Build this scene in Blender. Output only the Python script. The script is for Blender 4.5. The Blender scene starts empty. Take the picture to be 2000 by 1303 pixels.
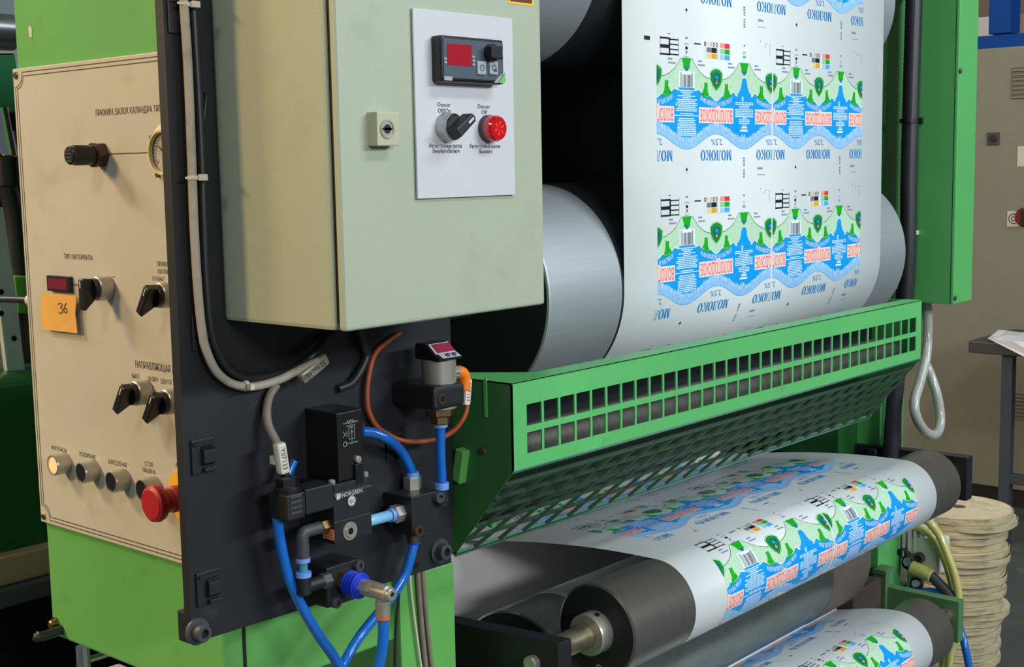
import bpy, bmesh, math, random
import numpy as np
from mathutils import Vector, Matrix
from mathutils.geometry import tessellate_polygon

random.seed(7)
SC = bpy.context.scene
COL = SC.collection
PI = math.pi

# ------------------------------------------------------------------ camera
FPX = 2608.7
YAW, PITCH, ROLL = 0.853101684, 0.124174406, -0.0183521465
CAM = np.array([0.0, 0.0, 1.5])


def cam_rot():
    a, p, r = YAW, PITCH, ROLL
    M = np.array([[math.cos(a), -math.sin(a), 0], [0, 0, -1], [math.sin(a), math.cos(a), 0]])
    P = np.array([[1, 0, 0], [0, math.cos(p), -math.sin(p)], [0, math.sin(p), math.cos(p)]])
    R = np.array([[math.cos(r), -math.sin(r), 0], [math.sin(r), math.cos(r), 0], [0, 0, 1]])
    return R @ P @ M


MC = cam_rot()
cd = bpy.data.cameras.new('camera')
cd.sensor_width = 36.0
cd.lens = FPX / 2000 * 36.0
cd.clip_start = 0.01
cam = bpy.data.objects.new('camera', cd)
COL.objects.link(cam)
cam.matrix_world = Matrix(((MC[0][0], -MC[1][0], -MC[2][0], CAM[0]),
                           (MC[0][1], -MC[1][1], -MC[2][1], CAM[1]),
                           (MC[0][2], -MC[1][2], -MC[2][2], CAM[2]),
                           (0, 0, 0, 1)))
SC.camera = cam

# ------------------------------------------------------------------ light
SC.view_settings.view_transform = 'Standard'
SC.view_settings.look = 'None'
SC.view_settings.gamma = 1.0
SC.view_settings.use_curve_mapping = False
SC.view_settings.exposure = 0.0
wd = bpy.data.worlds.new('world')
SC.world = wd
wd.use_nodes = True
wd.node_tree.nodes['Background'].inputs[0].default_value = (0.75, 0.85, 1.0, 1)
wd.node_tree.nodes['Background'].inputs[1].default_value = 0.15


def lamp(name, loc, target, sx, sy, power, color):
    l = bpy.data.lights.new(name, 'AREA')
    l.shape = 'RECTANGLE'
    l.size, l.size_y = sx, sy
    l.energy = power
    l.color = color
    o = bpy.data.objects.new(name, l)
    COL.objects.link(o)
    o.location = loc
    d = Vector(target) - Vector(loc)
    o.rotation_euler = d.to_track_quat('-Z', 'Y').to_euler()
    return o


WARM = (1.0, 0.76, 0.42)
COOL = (0.86, 0.95, 1.0)
lamp('warm_hall_lamp', (-1.05, 3.75, 3.75), (0.85, 1.3, 1.4), 0.5, 0.35, 68, WARM)
lamp('warm_side_lamp', (-2.8, 3.1, 3.0), (0.85, 1.1, 1.4), 0.7, 0.5, 104, (1.0, 0.66, 0.26))
lamp('hall_lamp_front', (-0.35, -3.3, 2.55), (1.2, 1.1, 1.1), 1.2, 0.25, 84, (0.93, 0.97, 0.97))
lamp('hall_lamp_right', (3.0, -3.3, 3.0), (2.0, 1.1, 1.0), 2.4, 0.25, 124, COOL)
lamp('ceiling_lamp_press', (2.1, -1.5, 4.2), (2.0, 1.0, 0.9), 2.6, 0.4, 70, COOL)
lamp('ceiling_lamp_far', (5.2, 2.2, 4.4), (5.0, 2.0, 0.0), 2.5, 0.4, 30, COOL)
lamp('hall_lamp_left', (-2.3, 0.2, 4.0), (1.0, 1.9, 1.3), 1.0, 0.4, 26, (0.95, 0.98, 0.92))
lamp('ceiling_lamp_left', (-0.6, 5.4, 4.4), (0.3, 4.0, 0.5), 2.0, 0.4, 105, COOL)


# ------------------------------------------------------------------ helpers
def at(x, y, **k):
    """point of the plane X=, Y= or Z= that stands at a place of the picture"""
    d = MC.T @ np.array([(x - 1000) / FPX, (y - 651.5) / FPX, 1.0])
    (ax, v), = k.items()
    i = 'XYZ'.index(ax)
    t = (v - CAM[i]) / d[i]
    return Vector((CAM + t * d).tolist())


def lin(c):
    out = []
    for v in c:
        v = v / 255.0
        out.append(v / 12.92 if v <= 0.04045 else ((v + 0.055) / 1.055) ** 2.4)
    return (out[0], out[1], out[2], 1.0)


def mat(name, rgb, rough=0.5, metal=0.0, var=0.0, vscale=6.0, bump=0.0, bscale=200.0, dirt=None, dscale=9.0,
        damt=0.5, dlo=0.55, dhi=0.75, stretch=(1, 1, 1), emit=0.0, spec=0.5, trans=0.0, coat=0.0):
    m = bpy.data.materials.new(name)
    m.use_nodes = True
    nt = m.node_tree
    b = nt.nodes['Principled BSDF']
    b.inputs['Roughness'].default_value = rough
    b.inputs['Metallic'].default_value = metal
    b.inputs['Specular IOR Level'].default_value = spec
    b.inputs['Transmission Weight'].default_value = trans
    b.inputs['Coat Weight'].default_value = coat
    col = lin(rgb)
    b.inputs['Base Color'].default_value = col
    if emit:
        b.inputs['Emission Color'].default_value = col
        b.inputs['Emission Strength'].default_value = emit
    if var or bump or dirt:
        tc = nt.nodes.new('ShaderNodeTexCoord')
        mp = nt.nodes.new('ShaderNodeMapping')
        mp.inputs['Scale'].default_value = stretch
        nt.links.new(tc.outputs['Object'], mp.inputs['Vector'])
        cur = None
        if var:
            n = nt.nodes.new('ShaderNodeTexNoise')
            n.inputs['Scale'].default_value = vscale
            n.inputs['Detail'].default_value = 5
            nt.links.new(mp.outputs['Vector'], n.inputs['Vector'])
            mr = nt.nodes.new('ShaderNodeMapRange')
            mr.inputs['From Min'].default_value = 0.3
            mr.inputs['From Max'].default_value = 0.7
            mr.inputs['To Min'].default_value = 1 - var
            mr.inputs['To Max'].default_value = 1 + var
            nt.links.new(n.outputs['Fac'], mr.inputs['Value'])
            mx = nt.nodes.new('ShaderNodeMix')
            mx.data_type = 'RGBA'
            mx.blend_type = 'MULTIPLY'
            mx.inputs['Factor'].default_value = 1.0
            mx.inputs['A'].default_value = col
            nt.links.new(mr.outputs['Result'], mx.inputs['B'])
            cur = mx.outputs['Result']
        if dirt:
            n = nt.nodes.new('ShaderNodeTexNoise')
            n.inputs['Scale'].default_value = dscale
            n.inputs['Detail'].default_value = 8
            n.inputs['Roughness'].default_value = 0.65
            nt.links.new(mp.outputs['Vector'], n.inputs['Vector'])
            mr = nt.nodes.new('ShaderNodeMapRange')
            mr.inputs['From Min'].default_value = dlo
            mr.inputs['From Max'].default_value = dhi
            mr.inputs['To Max'].default_value = damt
            nt.links.new(n.outputs['Fac'], mr.inputs['Value'])
            mx = nt.nodes.new('ShaderNodeMix')
            mx.data_type = 'RGBA'
            mx.inputs['A'].default_value = col
            if cur:
                nt.links.new(cur, mx.inputs['A'])
            mx.inputs['B'].default_value = lin(dirt)
            nt.links.new(mr.outputs['Result'], mx.inputs['Factor'])
            cur = mx.outputs['Result']
        if cur:
            nt.links.new(cur, b.inputs['Base Color'])
        if bump:
            n = nt.nodes.new('ShaderNodeTexNoise')
            n.inputs['Scale'].default_value = bscale
            n.inputs['Detail'].default_value = 3
            nt.links.new(mp.outputs['Vector'], n.inputs['Vector'])
            bp = nt.nodes.new('ShaderNodeBump')
            bp.inputs['Strength'].default_value = bump
            bp.inputs['Distance'].default_value = 0.001
            nt.links.new(n.outputs['Fac'], bp.inputs['Height'])
            nt.links.new(bp.outputs['Normal'], b.inputs['Normal'])
    return m


def mat_cells(name, ca, cb, cc, scale, rings=5.0):
    """printed lace: concentric curls of two colours on a ground"""
    m = bpy.data.materials.new(name)
    m.use_nodes = True
    nt = m.node_tree
    b = nt.nodes['Principled BSDF']
    b.inputs['Roughness'].default_value = 0.35
    tc = nt.nodes.new('ShaderNodeTexCoord')
    v = nt.nodes.new('ShaderNodeTexVoronoi')
    v.inputs['Scale'].default_value = scale
    nt.links.new(tc.outputs['Object'], v.inputs['Vector'])
    mu = nt.nodes.new('ShaderNodeMath')
    mu.operation = 'MULTIPLY'
    mu.inputs[1].default_value = rings
    nt.links.new(v.outputs['Distance'], mu.inputs[0])
    fr = nt.nodes.new('ShaderNodeMath')
    fr.operation = 'FRACT'
    nt.links.new(mu.outputs[0], fr.inputs[0])
    rp = nt.nodes.new('ShaderNodeValToRGB')
    rp.color_ramp.interpolation = 'CONSTANT'
    rp.color_ramp.elements[0].color = lin(ca)
    rp.color_ramp.elements[1].position = 0.5
    rp.color_ramp.elements[1].color = lin(cb)
    e = rp.color_ramp.elements.new(0.82)
    e.color = lin(cc)
    nt.links.new(fr.outputs[0], rp.inputs['Fac'])
    nt.links.new(rp.outputs['Color'], b.inputs['Base Color'])
    return m


_txt = {}


def text_mesh(s):
    """flat letters: (verts, faces) with left edge and baseline at 0, in a unit-height font"""
    if s in _txt:
        return _txt[s]
    cu = bpy.data.curves.new('t', 'FONT')
    cu.body = s
    cu.size = 1.0
    cu.resolution_u = 2
    o = bpy.data.objects.new('t', cu)
    COL.objects.link(o)
    dg = bpy.context.evaluated_depsgraph_get()
    me = bpy.data.meshes.new_from_object(o.evaluated_get(dg))
    vs = [(v.co.x, v.co.y) for v in me.vertices]
    fs = [tuple(p.vertices) for p in me.polygons]
    bpy.data.objects.remove(o)
    bpy.data.curves.remove(cu)
    bpy.data.meshes.remove(me)
    x0 = min(v[0] for v in vs)
    x1 = max(v[0] for v in vs)
    vs = [(v[0] - x0, v[1]) for v in vs]
    _txt[s] = (vs, fs, x1 - x0)
    return _txt[s]


def frame_of(d):
    d = Vector(d).normalized()
    a = Vector((0, 0, 1)) if abs(d.z) < 0.9 else Vector((1, 0, 0))
    u = d.cross(a).normalized()
    v = d.cross(u).normalized()
    return d, u, v


def catmull(pts, k=8):
    pts = [Vector(p) for p in pts]
    if len(pts) < 3:
        return pts
    P = [pts[0] * 2 - pts[1]] + pts + [pts[-1] * 2 - pts[-2]]
    out = []
    for i in range(1, len(P) - 2):
        for j in range(k):
            t = j / k
            a, b, c, d = P[i - 1], P[i], P[i + 1], P[i + 2]
            out.append(0.5 * ((2 * b) + (c - a) * t + (2 * a - 5 * b + 4 * c - d) * t * t + (3 * b - a - 3 * c + d) * t ** 3))
    out.append(pts[-1])
    return out


class MB:
    def __init__(self):
        self.v, self.f, self.m, self.s = [], [], [], []

    def add(self, vs, fs, m=0, smooth=False):
        n = len(self.v)
        self.v += [Vector(p) for p in vs]
        for f in fs:
            self.f.append([i + n for i in f])
            self.m.append(m)
            self.s.append(smooth)
        return self

    def bm(self, bm, m=0, smooth=False, M=None):
        bm.verts.ensure_lookup_table()
        for i, v in enumerate(bm.verts):
            v.index = i
        self.add([(M @ v.co) if M else v.co.copy() for v in bm.verts], [[v.index for v in f.verts] for f in bm.faces], m, smooth)
        bm.free()
        return self

    def box(self, x0, x1, y0, y1, z0, z1, bev=0.0, m=0, M=None, seg=2):
        bm = bmesh.new()
        bmesh.ops.create_cube(bm, size=1.0)
        for v in bm.verts:
            v.co = Vector(((x0 + x1) / 2 + v.co.x * (x1 - x0), (y0 + y1) / 2 + v.co.y * (y1 - y0), (z0 + z1) / 2 + v.co.z * (z1 - z0)))
        if bev:
            bmesh.ops.bevel(bm, geom=bm.edges[:], offset=bev, segments=seg, affect='EDGES', profile=0.6)
        return self.bm(bm, m, False, M)

    def prism(self, poly, ax, a0, a1, bev=0.0, m=0):
        """poly: 2D outline in the two other axes (in X,Y,Z order), extruded along ax"""
        def mk(p, a):
            return {'X': (a, p[0], p[1]), 'Y': (p[0], a, p[1]), 'Z': (p[0], p[1], a)}[ax]
        bm = bmesh.new()
        A = [bm.verts.new(mk(p, a0)) for p in poly]
        B = [bm.verts.new(mk(p, a1)) for p in poly]
        bm.faces.new(A)
        bm.faces.new(B[::-1])
        n = len(poly)
        for i in range(n):
            bm.faces.new((A[i], B[i], B[(i + 1) % n], A[(i + 1) % n]))
        bmesh.ops.recalc_face_normals(bm, faces=bm.faces[:])
        if bev:
            bmesh.ops.bevel(bm, geom=bm.edges[:], offset=bev, segments=2, affect='EDGES', profile=0.6)
        return self.bm(bm, m)

    def lathe(self, o, d, prof, n=32, m=0, smooth=True, start=0.0):
        """prof: (radius, distance along d) list"""
        o = Vector(o)
        d, u, w = frame_of(d)
        for (r0, h0), (r1, h1) in zip(prof[:-1], prof[1:]):
            vs, fs = [], []
            for i in range(n):
                a = start + 2 * PI * i / n
                c = u * math.cos(a) + w * math.sin(a)
                vs += [o + d * h0 + c * r0, o + d * h1 + c * r1]
            for i in range(n):
                j = (i + 1) % n
                fs.append((2 * i, 2 * j, 2 * j + 1, 2 * i + 1))
            flat = abs(h1 - h0) < 1e-6
            self.add(vs, fs, m, smooth and not flat)
        return self

    def cyl(self, p0, p1, r, r1=None, n=32, m=0, bev=0.0, smooth=True, start=0.0):
        p0, p1 = Vector(p0), Vector(p1)
        L = (p1 - p0).length
        r1 = r if r1 is None else r1
        if bev:
            prof = [(0, 0), (r - bev, 0), (r, bev), (r1, L - bev), (r1 - bev, L), (0, L)]
        else:
            prof = [(0, 0), (r, 0), (r1, L), (0, L)]
        return self.lathe(p0, p1 - p0, prof, n, m, smooth, start)

    def hexa(self, p0, p1, r, m=0, start=0.0):
        return self.cyl(p0, p1, r, n=6, m=m, smooth=False, bev=r * 0.08, start=start)

    def tube(self, pts, r, n=12, m=0, k=8, ring=0.0, ringstep=0.006):
        P = catmull(pts, k)
        if ring:
            Q = [P[0]]
            for a, b in zip(P[:-1], P[1:]):
                L = (b - a).length
                q = max(1, int(L / (ringstep / 2)))
                for i in range(1, q + 1):
                    Q.append(a.lerp(b, i / q))
            P = Q
        T = []
        for i in range(len(P)):
            a, b = P[max(i - 1, 0)], P[min(i + 1, len(P) - 1)]
            T.append((b - a).normalized())
        d, u, w = frame_of(T[0])
        vs, fs = [], []
        for i, p in enumerate(P):
            if i:
                q = T[i - 1].rotation_difference(T[i])
                u = q @ u
                u = (u - T[i] * u.dot(T[i])).normalized()
            w = T[i].cross(u)
            rr = r * (1 + (ring if i % 2 else 0))
            for j in range(n):
                a = 2 * PI * j / n
                vs.append(p + (u * math.cos(a) + w * math.sin(a)) * rr)
        for i in range(len(P) - 1):
            for j in range(n):
                q = (j + 1) % n
                fs.append((i * n + j, i * n + q, (i + 1) * n + q, (i + 1) * n + j))
        fs.append(tuple(range(n))[::-1])
        fs.append(tuple((len(P) - 1) * n + j for j in range(n)))
        return self.add(vs, fs, m, True)

    def text(self, s, fn, w, h, m=0):
        """letters stretched to width w and capital height h; fn maps (u, v) from the text's middle left-bottom"""
        vs, fs, W = text_mesh(s)
        return self.add([fn(v[0] / W * w, v[1] / 0.70 * h) for v in vs], fs, m)

    def build(self, name, mats, parent=None, auto=False):
        if not isinstance(mats, (list, tuple)):
            mats = [mats]
        if parent is None:
            xs = [v.x for v in self.v]
            ys = [v.y for v in self.v]
            zs = [v.z for v in self.v]
            off = Vector(((min(xs) + max(xs)) / 2, (min(ys) + max(ys)) / 2, min(zs)))
        else:
            off = Vector((0, 0, 0))
            p = parent
            while p:
                off += Vector(p.location)
                p = p.parent
        me = bpy.data.meshes.new(name)
        me.from_pydata([tuple(v - off) for v in self.v], [], self.f)
        for mm in mats:
            me.materials.append(mm)
        me.polygons.foreach_set('material_index', self.m)
        me.polygons.foreach_set('use_smooth', self.s)
        me.update()
        o = bpy.data.objects.new(name, me)
        COL.objects.link(o)
        if parent is None:
            o.location = off
        else:
            o.parent = parent
        return o


def thing(name, label, cat, loc, group=None):
    o = bpy.data.objects.new(name, None)
    o.empty_display_size = 0.02
    COL.objects.link(o)
    o.location = loc
    o['label'] = label
    o['category'] = cat
    if group:
        o['group'] = group
    return o


def tag(o, label, cat, group=None, kind=None):
    o['label'] = label
    o['category'] = cat
    if group:
        o['group'] = group
    if kind:
        o['kind'] = kind
    return o


def struct(o, label=None, cat=None):
    o['kind'] = 'structure'
    if label:
        o['label'] = label
        o['category'] = cat
    return o


# ------------------------------------------------------------------ materials
G_FRAME = mat('green_paint', (98, 168, 84), 0.42, var=0.06, vscale=4, dirt=(60, 95, 45), dscale=14, damt=0.35, dlo=0.6, dhi=0.85)
G_GUARD = mat('green_guard_paint', (92, 180, 104), 0.38, var=0.06, vscale=6, dirt=(70, 120, 75), dscale=25, damt=0.5, dlo=0.58, dhi=0.8)
G_BOX = mat('green_cover_paint', (88, 172, 96), 0.35, var=0.04, vscale=5)
G_DARK = mat('dark_green_paint', (30, 84, 40), 0.22, var=0.08, vscale=5)
G_TEAL = mat('teal_green_paint', (50, 130, 90), 0.4, var=0.08)
BEIGE = mat('beige_panel', (190, 185, 170), 0.42, var=0.05, vscale=9, dirt=(150, 138, 104), dscale=12, damt=0.45, dlo=0.56, dhi=0.8)
ENGR = mat('engraving', (70, 58, 40), 0.7)
CAB = mat('cabinet_paint', (164, 172, 150), 0.5, var=0.03, vscale=7, bump=0.3, bscale=900, dirt=(120, 125, 105), dscale=7, damt=0.4, dlo=0.56, dhi=0.8)
BLACKPL = mat('black_plate', (25, 26, 30), 0.5, var=0.22, vscale=6, dirt=(92, 90, 88), dscale=16, damt=0.5, dlo=0.6, dhi=0.85)
BLACK = mat('black_plastic', (16, 16, 18), 0.38)
BLACKM = mat('black_matt', (24, 25, 28), 0.5, var=0.1, vscale=20)
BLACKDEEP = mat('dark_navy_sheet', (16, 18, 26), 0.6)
DGREY = mat('dark_grey', (60, 62, 66), 0.5)
STEEL = mat('brushed_steel', (176, 178, 180), 0.32, 0.9, var=0.08, vscale=30, stretch=(1, 8, 8))
NICKEL = mat('nickel', (178, 174, 162), 0.36, 0.65, var=0.1, vscale=60)
BRASS = mat('old_brass', (140, 120, 80), 0.35, 1.0, var=0.15, vscale=60)
CHROME = mat('chrome', (210, 212, 215), 0.12, 1.0)
SHAFT = mat('worn_shaft', (168, 158, 130), 0.35, 0.9, dirt=(90, 80, 55), dscale=60, damt=0.7, dlo=0.45, dhi=0.7)
DRUM = mat('drum_steel', (178, 184, 188), 0.52, 0.7, var=0.04, vscale=40, stretch=(0.3, 6, 6))
ROLL = mat('dark_roller', (112, 108, 102), 0.32, 0.6, var=0.12, vscale=60, stretch=(6, 0.4, 0.4))
ROLLG = mat('green_steel_roller', (134, 142, 138), 0.3, 0.85, var=0.15, vscale=18)
RUBBER = mat('brown_rubber', (98, 88, 80), 0.5, var=0.08, vscale=20)
WHITE = mat('white_laminate', (196, 197, 201), 0.4, dirt=(150, 150, 160), dscale=14, damt=0.35, dlo=0.6, dhi=0.85)
PAPER = mat('web_paper', (224, 230, 230), 0.4, var=0.012, vscale=14)
FILM = mat('grey_white_film', (226, 220, 221), 0.45, var=0.03, vscale=6)
INK = mat('black_ink', (24, 24, 30), 0.5)
REDDARK = mat('dark_red_display', (120, 8, 22), 0.25, coat=0.5)
REDDISP = mat('red_display', (150, 18, 34), 0.2, emit=0.12)
REDLAMP = mat('red_lamp', (176, 8, 14), 0.12, emit=0.15, coat=0.8)
REDHOT = mat('red_lamp_glow', (240, 52, 40), 0.3, emit=0.5)
RED = mat('red_mushroom', (170, 24, 30), 0.42)
YELLOW = mat('yellow_plate', (240, 184, 20), 0.45)
CREAM = mat('cream_lens', (255, 222, 165), 0.35, emit=0.15)
NOTE = mat('kraft_note', (222, 166, 78), 0.75, var=0.06, vscale=50)
PEN = mat('black_pen', (20, 16, 30), 0.6)
GAUGEF = mat('gauge_flange', (214, 200, 148), 0.4, var=0.08, vscale=30)
DIAL = mat('gauge_dial', (178, 170, 158), 0.2, var=0.35, vscale=40, coat=1.0)
BROWN = mat('brown_nut', (74, 54, 44), 0.4, 0.3)
CABLEG = mat('grey_cable', (168, 158, 142), 0.55, dirt=(110, 96, 80), dscale=40, damt=0.6, dlo=0.5, dhi=0.75)
CABLED = mat('dirty_cable', (128, 116, 104), 0.6, dirt=(80, 66, 54), dscale=40, damt=0.6, dlo=0.5, dhi=0.75)
CABLEB = mat('black_cable', (34, 34, 38), 0.42)
TIE = mat('white_tie', (205, 198, 180), 0.5)
TAGM = mat('tag_white', (216, 212, 196), 0.45)
TAGC = mat('tag_clear', (150, 142, 128), 0.3, dirt=(70, 64, 58), dscale=60, damt=0.8, dlo=0.45, dhi=0.65)
HOSE = mat('blue_hose', (20, 100, 190), 0.25, coat=0.3)
HOSEL = mat('pale_blue_hose', (128, 190, 226), 0.3)
HOSET = mat('teal_hose', (60, 140, 160), 0.3)
RINGB = mat('light_blue_ring', (110, 150, 225), 0.4)
BLUES = mat('blue_sleeve', (24, 54, 190), 0.35)
ORANGE = mat('orange_plug', (244, 122, 16), 0.4)
ORCAB = mat('orange_cable', (164, 76, 38), 0.5, dirt=(110, 56, 34), dscale=50, damt=0.7, dlo=0.5, dhi=0.75)
ORRING = mat('orange_ring', (232, 92, 36), 0.4)
STICKO = mat('orange_sticker', (226, 142, 92), 0.5)
PRESTXT = mat('grey_print', (158, 158, 154), 0.5)
SENSF = mat('sensor_face', (200, 200, 206), 0.35)
SENSD = mat('sensor_display', (140, 40, 70), 0.2, emit=0.15)
CTRL = mat('controller_face', (66, 78, 90), 0.4)
CTRLB = mat('controller_button', (150, 160, 165), 0.35)
GREENLOGO = mat('green_logo', (90, 190, 80), 0.5)
LOCKM = mat('lock_plastic', (176, 176, 146), 0.45)
FLOORM = mat('floor_paint', (74, 80, 78), 0.38, var=0.12, vscale=3, dirt=(150, 152, 146), dscale=7, damt=0.55, dlo=0.6, dhi=0.72, stretch=(2.2, 0.8, 1))
GREYCAB = mat('far_cabinet_paint', (130, 126, 111), 0.5, var=0.03, vscale=30)
VENTM = mat('vent_grey', (92, 88, 80), 0.5)
BLUEFR = mat('blue_frame', (6, 66, 142), 0.6, var=0.05, spec=0.15)
WALLM = mat('wall_plaster', (150, 146, 136), 0.8, var=0.06)
WALLB = mat('wall_pale_blue', (186, 206, 216), 0.8, var=0.03)
CEILM = mat('ceiling_grey', (120, 124, 128), 0.8)
PLASTICB = mat('white_plastic_film', (226, 224, 228), 0.25, coat=0.3)
DISCM = mat('board_disc', (216, 200, 164), 0.75, var=0.08, vscale=14, dirt=(120, 104, 78), dscale=18, damt=0.6, dlo=0.52, dhi=0.75)
DISCE = mat('board_disc_rim', (186, 174, 140), 0.8, var=0.12, vscale=30, dirt=(92, 82, 62), dscale=14, damt=0.75, dlo=0.48, dhi=0.72, stretch=(1, 1, 4))
YHOSE = mat('yellow_clear_hose', (206, 198, 120), 0.25, trans=0.15, coat=0.3)
MOTORM = mat('motor_grey', (196, 196, 184), 0.45, var=0.05, dirt=(130, 128, 112), dscale=20, damt=0.5)
CONDUIT = mat('black_conduit', (44, 42, 48), 0.4)
MESHM = mat('green_mesh', (58, 84, 62), 0.45, 0.2, var=0.12, vscale=40)
BRACK = mat('galvanised_bracket', (196, 204, 206), 0.4, 0.3, var=0.12, vscale=20)

# ------------------------------------------------------------------ setting
b = MB().box(-3.0, 10.0, -4.0, 9.0, -0.05, 0.0)
struct(b.build('floor', FLOORM))
b = MB().box(9.4, 9.5, -4.0, 9.0, 0.0, 5.0)
struct(b.build('wall_right', WALLM))
b = MB().box(-3.0, 9.4, 8.9, 9.0, 0.0, 5.0)
struct(b.build('wall_back', WALLB))
b = MB().box(-3.0, 9.5, -4.0, 9.0, 5.0, 5.1)
struct(b.build('ceiling', CEILM))

# ------------------------------------------------------------------ near machine housing
XP = 0.84            # front of the beige panel (faces -X)
XB = 0.846           # side of the green housing behind it
YP = 1.085           # front of the black plate (faces -Y)
YF = 1.165           # front of the green housing
hous = thing('press_housing', 'green painted press side housing carrying the beige control panel', 'machine housing', (1.0, 1.34, 0.0))
b = MB()
b.prism([(XB, YF), (1.1985, YF), (1.1985, 1.46), (XB, 1.46 + 0.062)], 'Z', 0.921, 2.1, 0.003)
o = b.build('housing_body', G_FRAME, hous)
# lower left sheet: its bottom edge stands at the panel's foot
b = MB().box(1.102, 1.199, YF - 0.012, 1.45, 0.0, 1.0, 0.002)
b.build('support_leg', G_FRAME, hous)
b = MB().box(0.872, 0.876, YF - 0.0012, YF + 0.003, 0.921, 1.09)
b.build('door_gap', BLACKDEEP, hous)
b = MB()
p = at(60, 62, X=XB)
b.prism([(p.y + 0.003, p.z - 0.006), (p.y + 0.004, p.z + 0.004), (p.y, p.z + 0.008), (p.y - 0.004, p.z + 0.003), (p.y - 0.003, p.z - 0.007)], 'X', XB - 0.0008, XB + 0.001)
s = b.build('sticker_scrap', TIE, hous)
p = at(110, 1217, X=XB)
b = MB().cyl(p + Vector((0.002, 0, 0)), p + Vector((-0.010, 0, 0)), 0.0055, bev=0.002)
b.cyl(p + Vector((0.002, 0, 0)), p + Vector((-0.003, 0, 0)), 0.008, m=0)
b.build('screw', BRASS, hous)

# ------------------------------------------------------------------ beige control panel
pan = thing('operator_panel', 'beige operator panel with knobs, switches and pushbuttons on the green housing', 'control panel', (XP, 1.34, 1.07))
Y0, Y1, Z0, Z1 = 1.17, 1.523, 1.0695, 1.6275
b = MB().box(XP, XB + 0.001, Y0, Y1, Z0, Z1, 0.0012)
b.build('panel_plate', BEIGE, pan)
b = MB()
XE = XP - 0.0003
for d in (0.005, 0.0095):
    w = 0.0005
    c = 0.020 - d * 0.6
    for z in (Z0 + d, Z1 - d):
        b.box(XE, XP, Y0, Y1 - c - d, z - w, z + w)
    b.box(XE, XP, Y1 - d - w, Y1 - d + w, Z0 + c + d, Z1 - c - d)
    for zc, sg in ((Z1 - d, -1), (Z0 + d, 1)):
        pts = []
        for i in range(9):
            t = i / 8 * PI / 2
            pts.append((Y1 - d - c * math.cos(t), zc + sg * c * math.sin(t)))
        for q0, q1 in zip(pts[:-1], pts[1:]):
            dy, dz = q1[0] - q0[0], q1[1] - q0[1]
            L = math.hypot(dy, dz)
            ny, nz = -dz / L * w, dy / L * w
            b.add([(XE, q0[0] + ny, q0[1] + nz), (XE, q1[0] + ny, q1[1] + nz), (XE, q1[0] - ny, q1[1] - nz), (XE, q0[0] - ny, q0[1] - nz)], [(0, 1, 2, 3)])
b.build('border_line', ENGR, pan)
for z in (Z1 - 0.008, Z0 + 0.008):
    b = MB().cyl((XP + 0.001, Y1 - 0.008, z), (XP - 0.002, Y1 - 0.008, z), 0.0045, bev=0.001)
    b.box(XP - 0.0023, XP - 0.0015, Y1 - 0.0115, Y1 - 0.0045, z - 0.0006, z + 0.0006, m=1)
    b.build('screw', [BRASS, INK], pan)


def plab(s, xl, xr, y, hpx=11, par=pan, X=XP, m=ENGR):
    a, c = at(xl, y, X=X), at(xr, y, X=X)
    w = a.y - c.y
    zc = (at(xl, y, X=X).z + at(xr, y, X=X).z) / 2
    h = hpx * 1.5 / 2609
    b = MB().text(s, lambda u, v: (X - 0.0003, a.y - u, zc - h / 2 + v), w, h)
    return b.build('lettering', m, par)


plab('ПРИЖИМ. ВАЛОК КАЛАНДРА ТЯГИ', 187, 320, 216, 12)
plab('ТИП МАТЕРИАЛА', 125, 181, 502, 10)
plab('ПРИЖИМ.', 307, 335, 516, 9)
plab('КАЛАНДРА', 309, 345, 531, 9)
plab('ОТКРЫТ', 298, 322, 545, 8)
plab('НАПРАВЛЯЮЩАЯ ЛЕНТЫ', 265, 364, 718, 14)
plab('ВЫКЛ.', 258, 273, 735, 9)
plab('ВКЛЮЧ.', 290, 310, 741, 9)
plab('ЦЕНТР.', 314, 337, 746, 9)
plab('ИМПУЛЬСЫ', 101, 130, 877, 9)
plab('УСКОРЕНИЕ', 155, 187, 890, 9)
plab('ЗАМЕДЛЕНИЕ', 211, 248, 905, 9)
plab('СТОП', 283, 299, 907, 9)
plab('МАШИНА', 279, 304, 920, 9)
plab('АВАРИЯ', 343, 372, 911, 9)
plab('+', 219, 225, 541, 6)


def pline(x0, y0, x1, y1, X=XP, par=pan):
    a, c = at(x0, y0, X=X), at(x1, y1, X=X)
    b = MB().box(X - 0.0003, X, c.y, a.y, a.z - 0.0006, a.z + 0.0006)
    return b.build('engraved_line', ENGR, par)


pline(210, 301, 292, 300)
pline(140, 556, 176, 556)
pline(294, 765, 312, 768)

# black pressure regulator knob
p = at(200, 303, X=XP)
K = Vector((-1, 0, 0))
b = MB().hexa(p, p + K * 0.009, 0.0148)
b.cyl(p + K * 0.008, p + K * 0.013, 0.0135, m=0)
kn = b.build('regulator_knob', BROWN, pan)
b = MB()
b.cyl(p + K * 0.012, p + K * 0.042, 0.0112, 0.0105, bev=0.0015)
for i in range(24):
    a = 2 * PI * i / 24
    q = Vector((0, math.cos(a), math.sin(a))) * 0.0107
    b.cyl(p + q + K * 0.020, p + q + K * 0.036, 0.0005, n=6)
b.build('knob_grip', BLACK, kn)
b = MB()
for i in range(4):
    b.box(p.x - 0.0426, p.x - 0.042, p.y - 0.006, p.y + 0.006, p.z - 0.007 + i * 0.004, p.z - 0.0055 + i * 0.004)
b.build('knob_marking', DGREY, kn)

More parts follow.
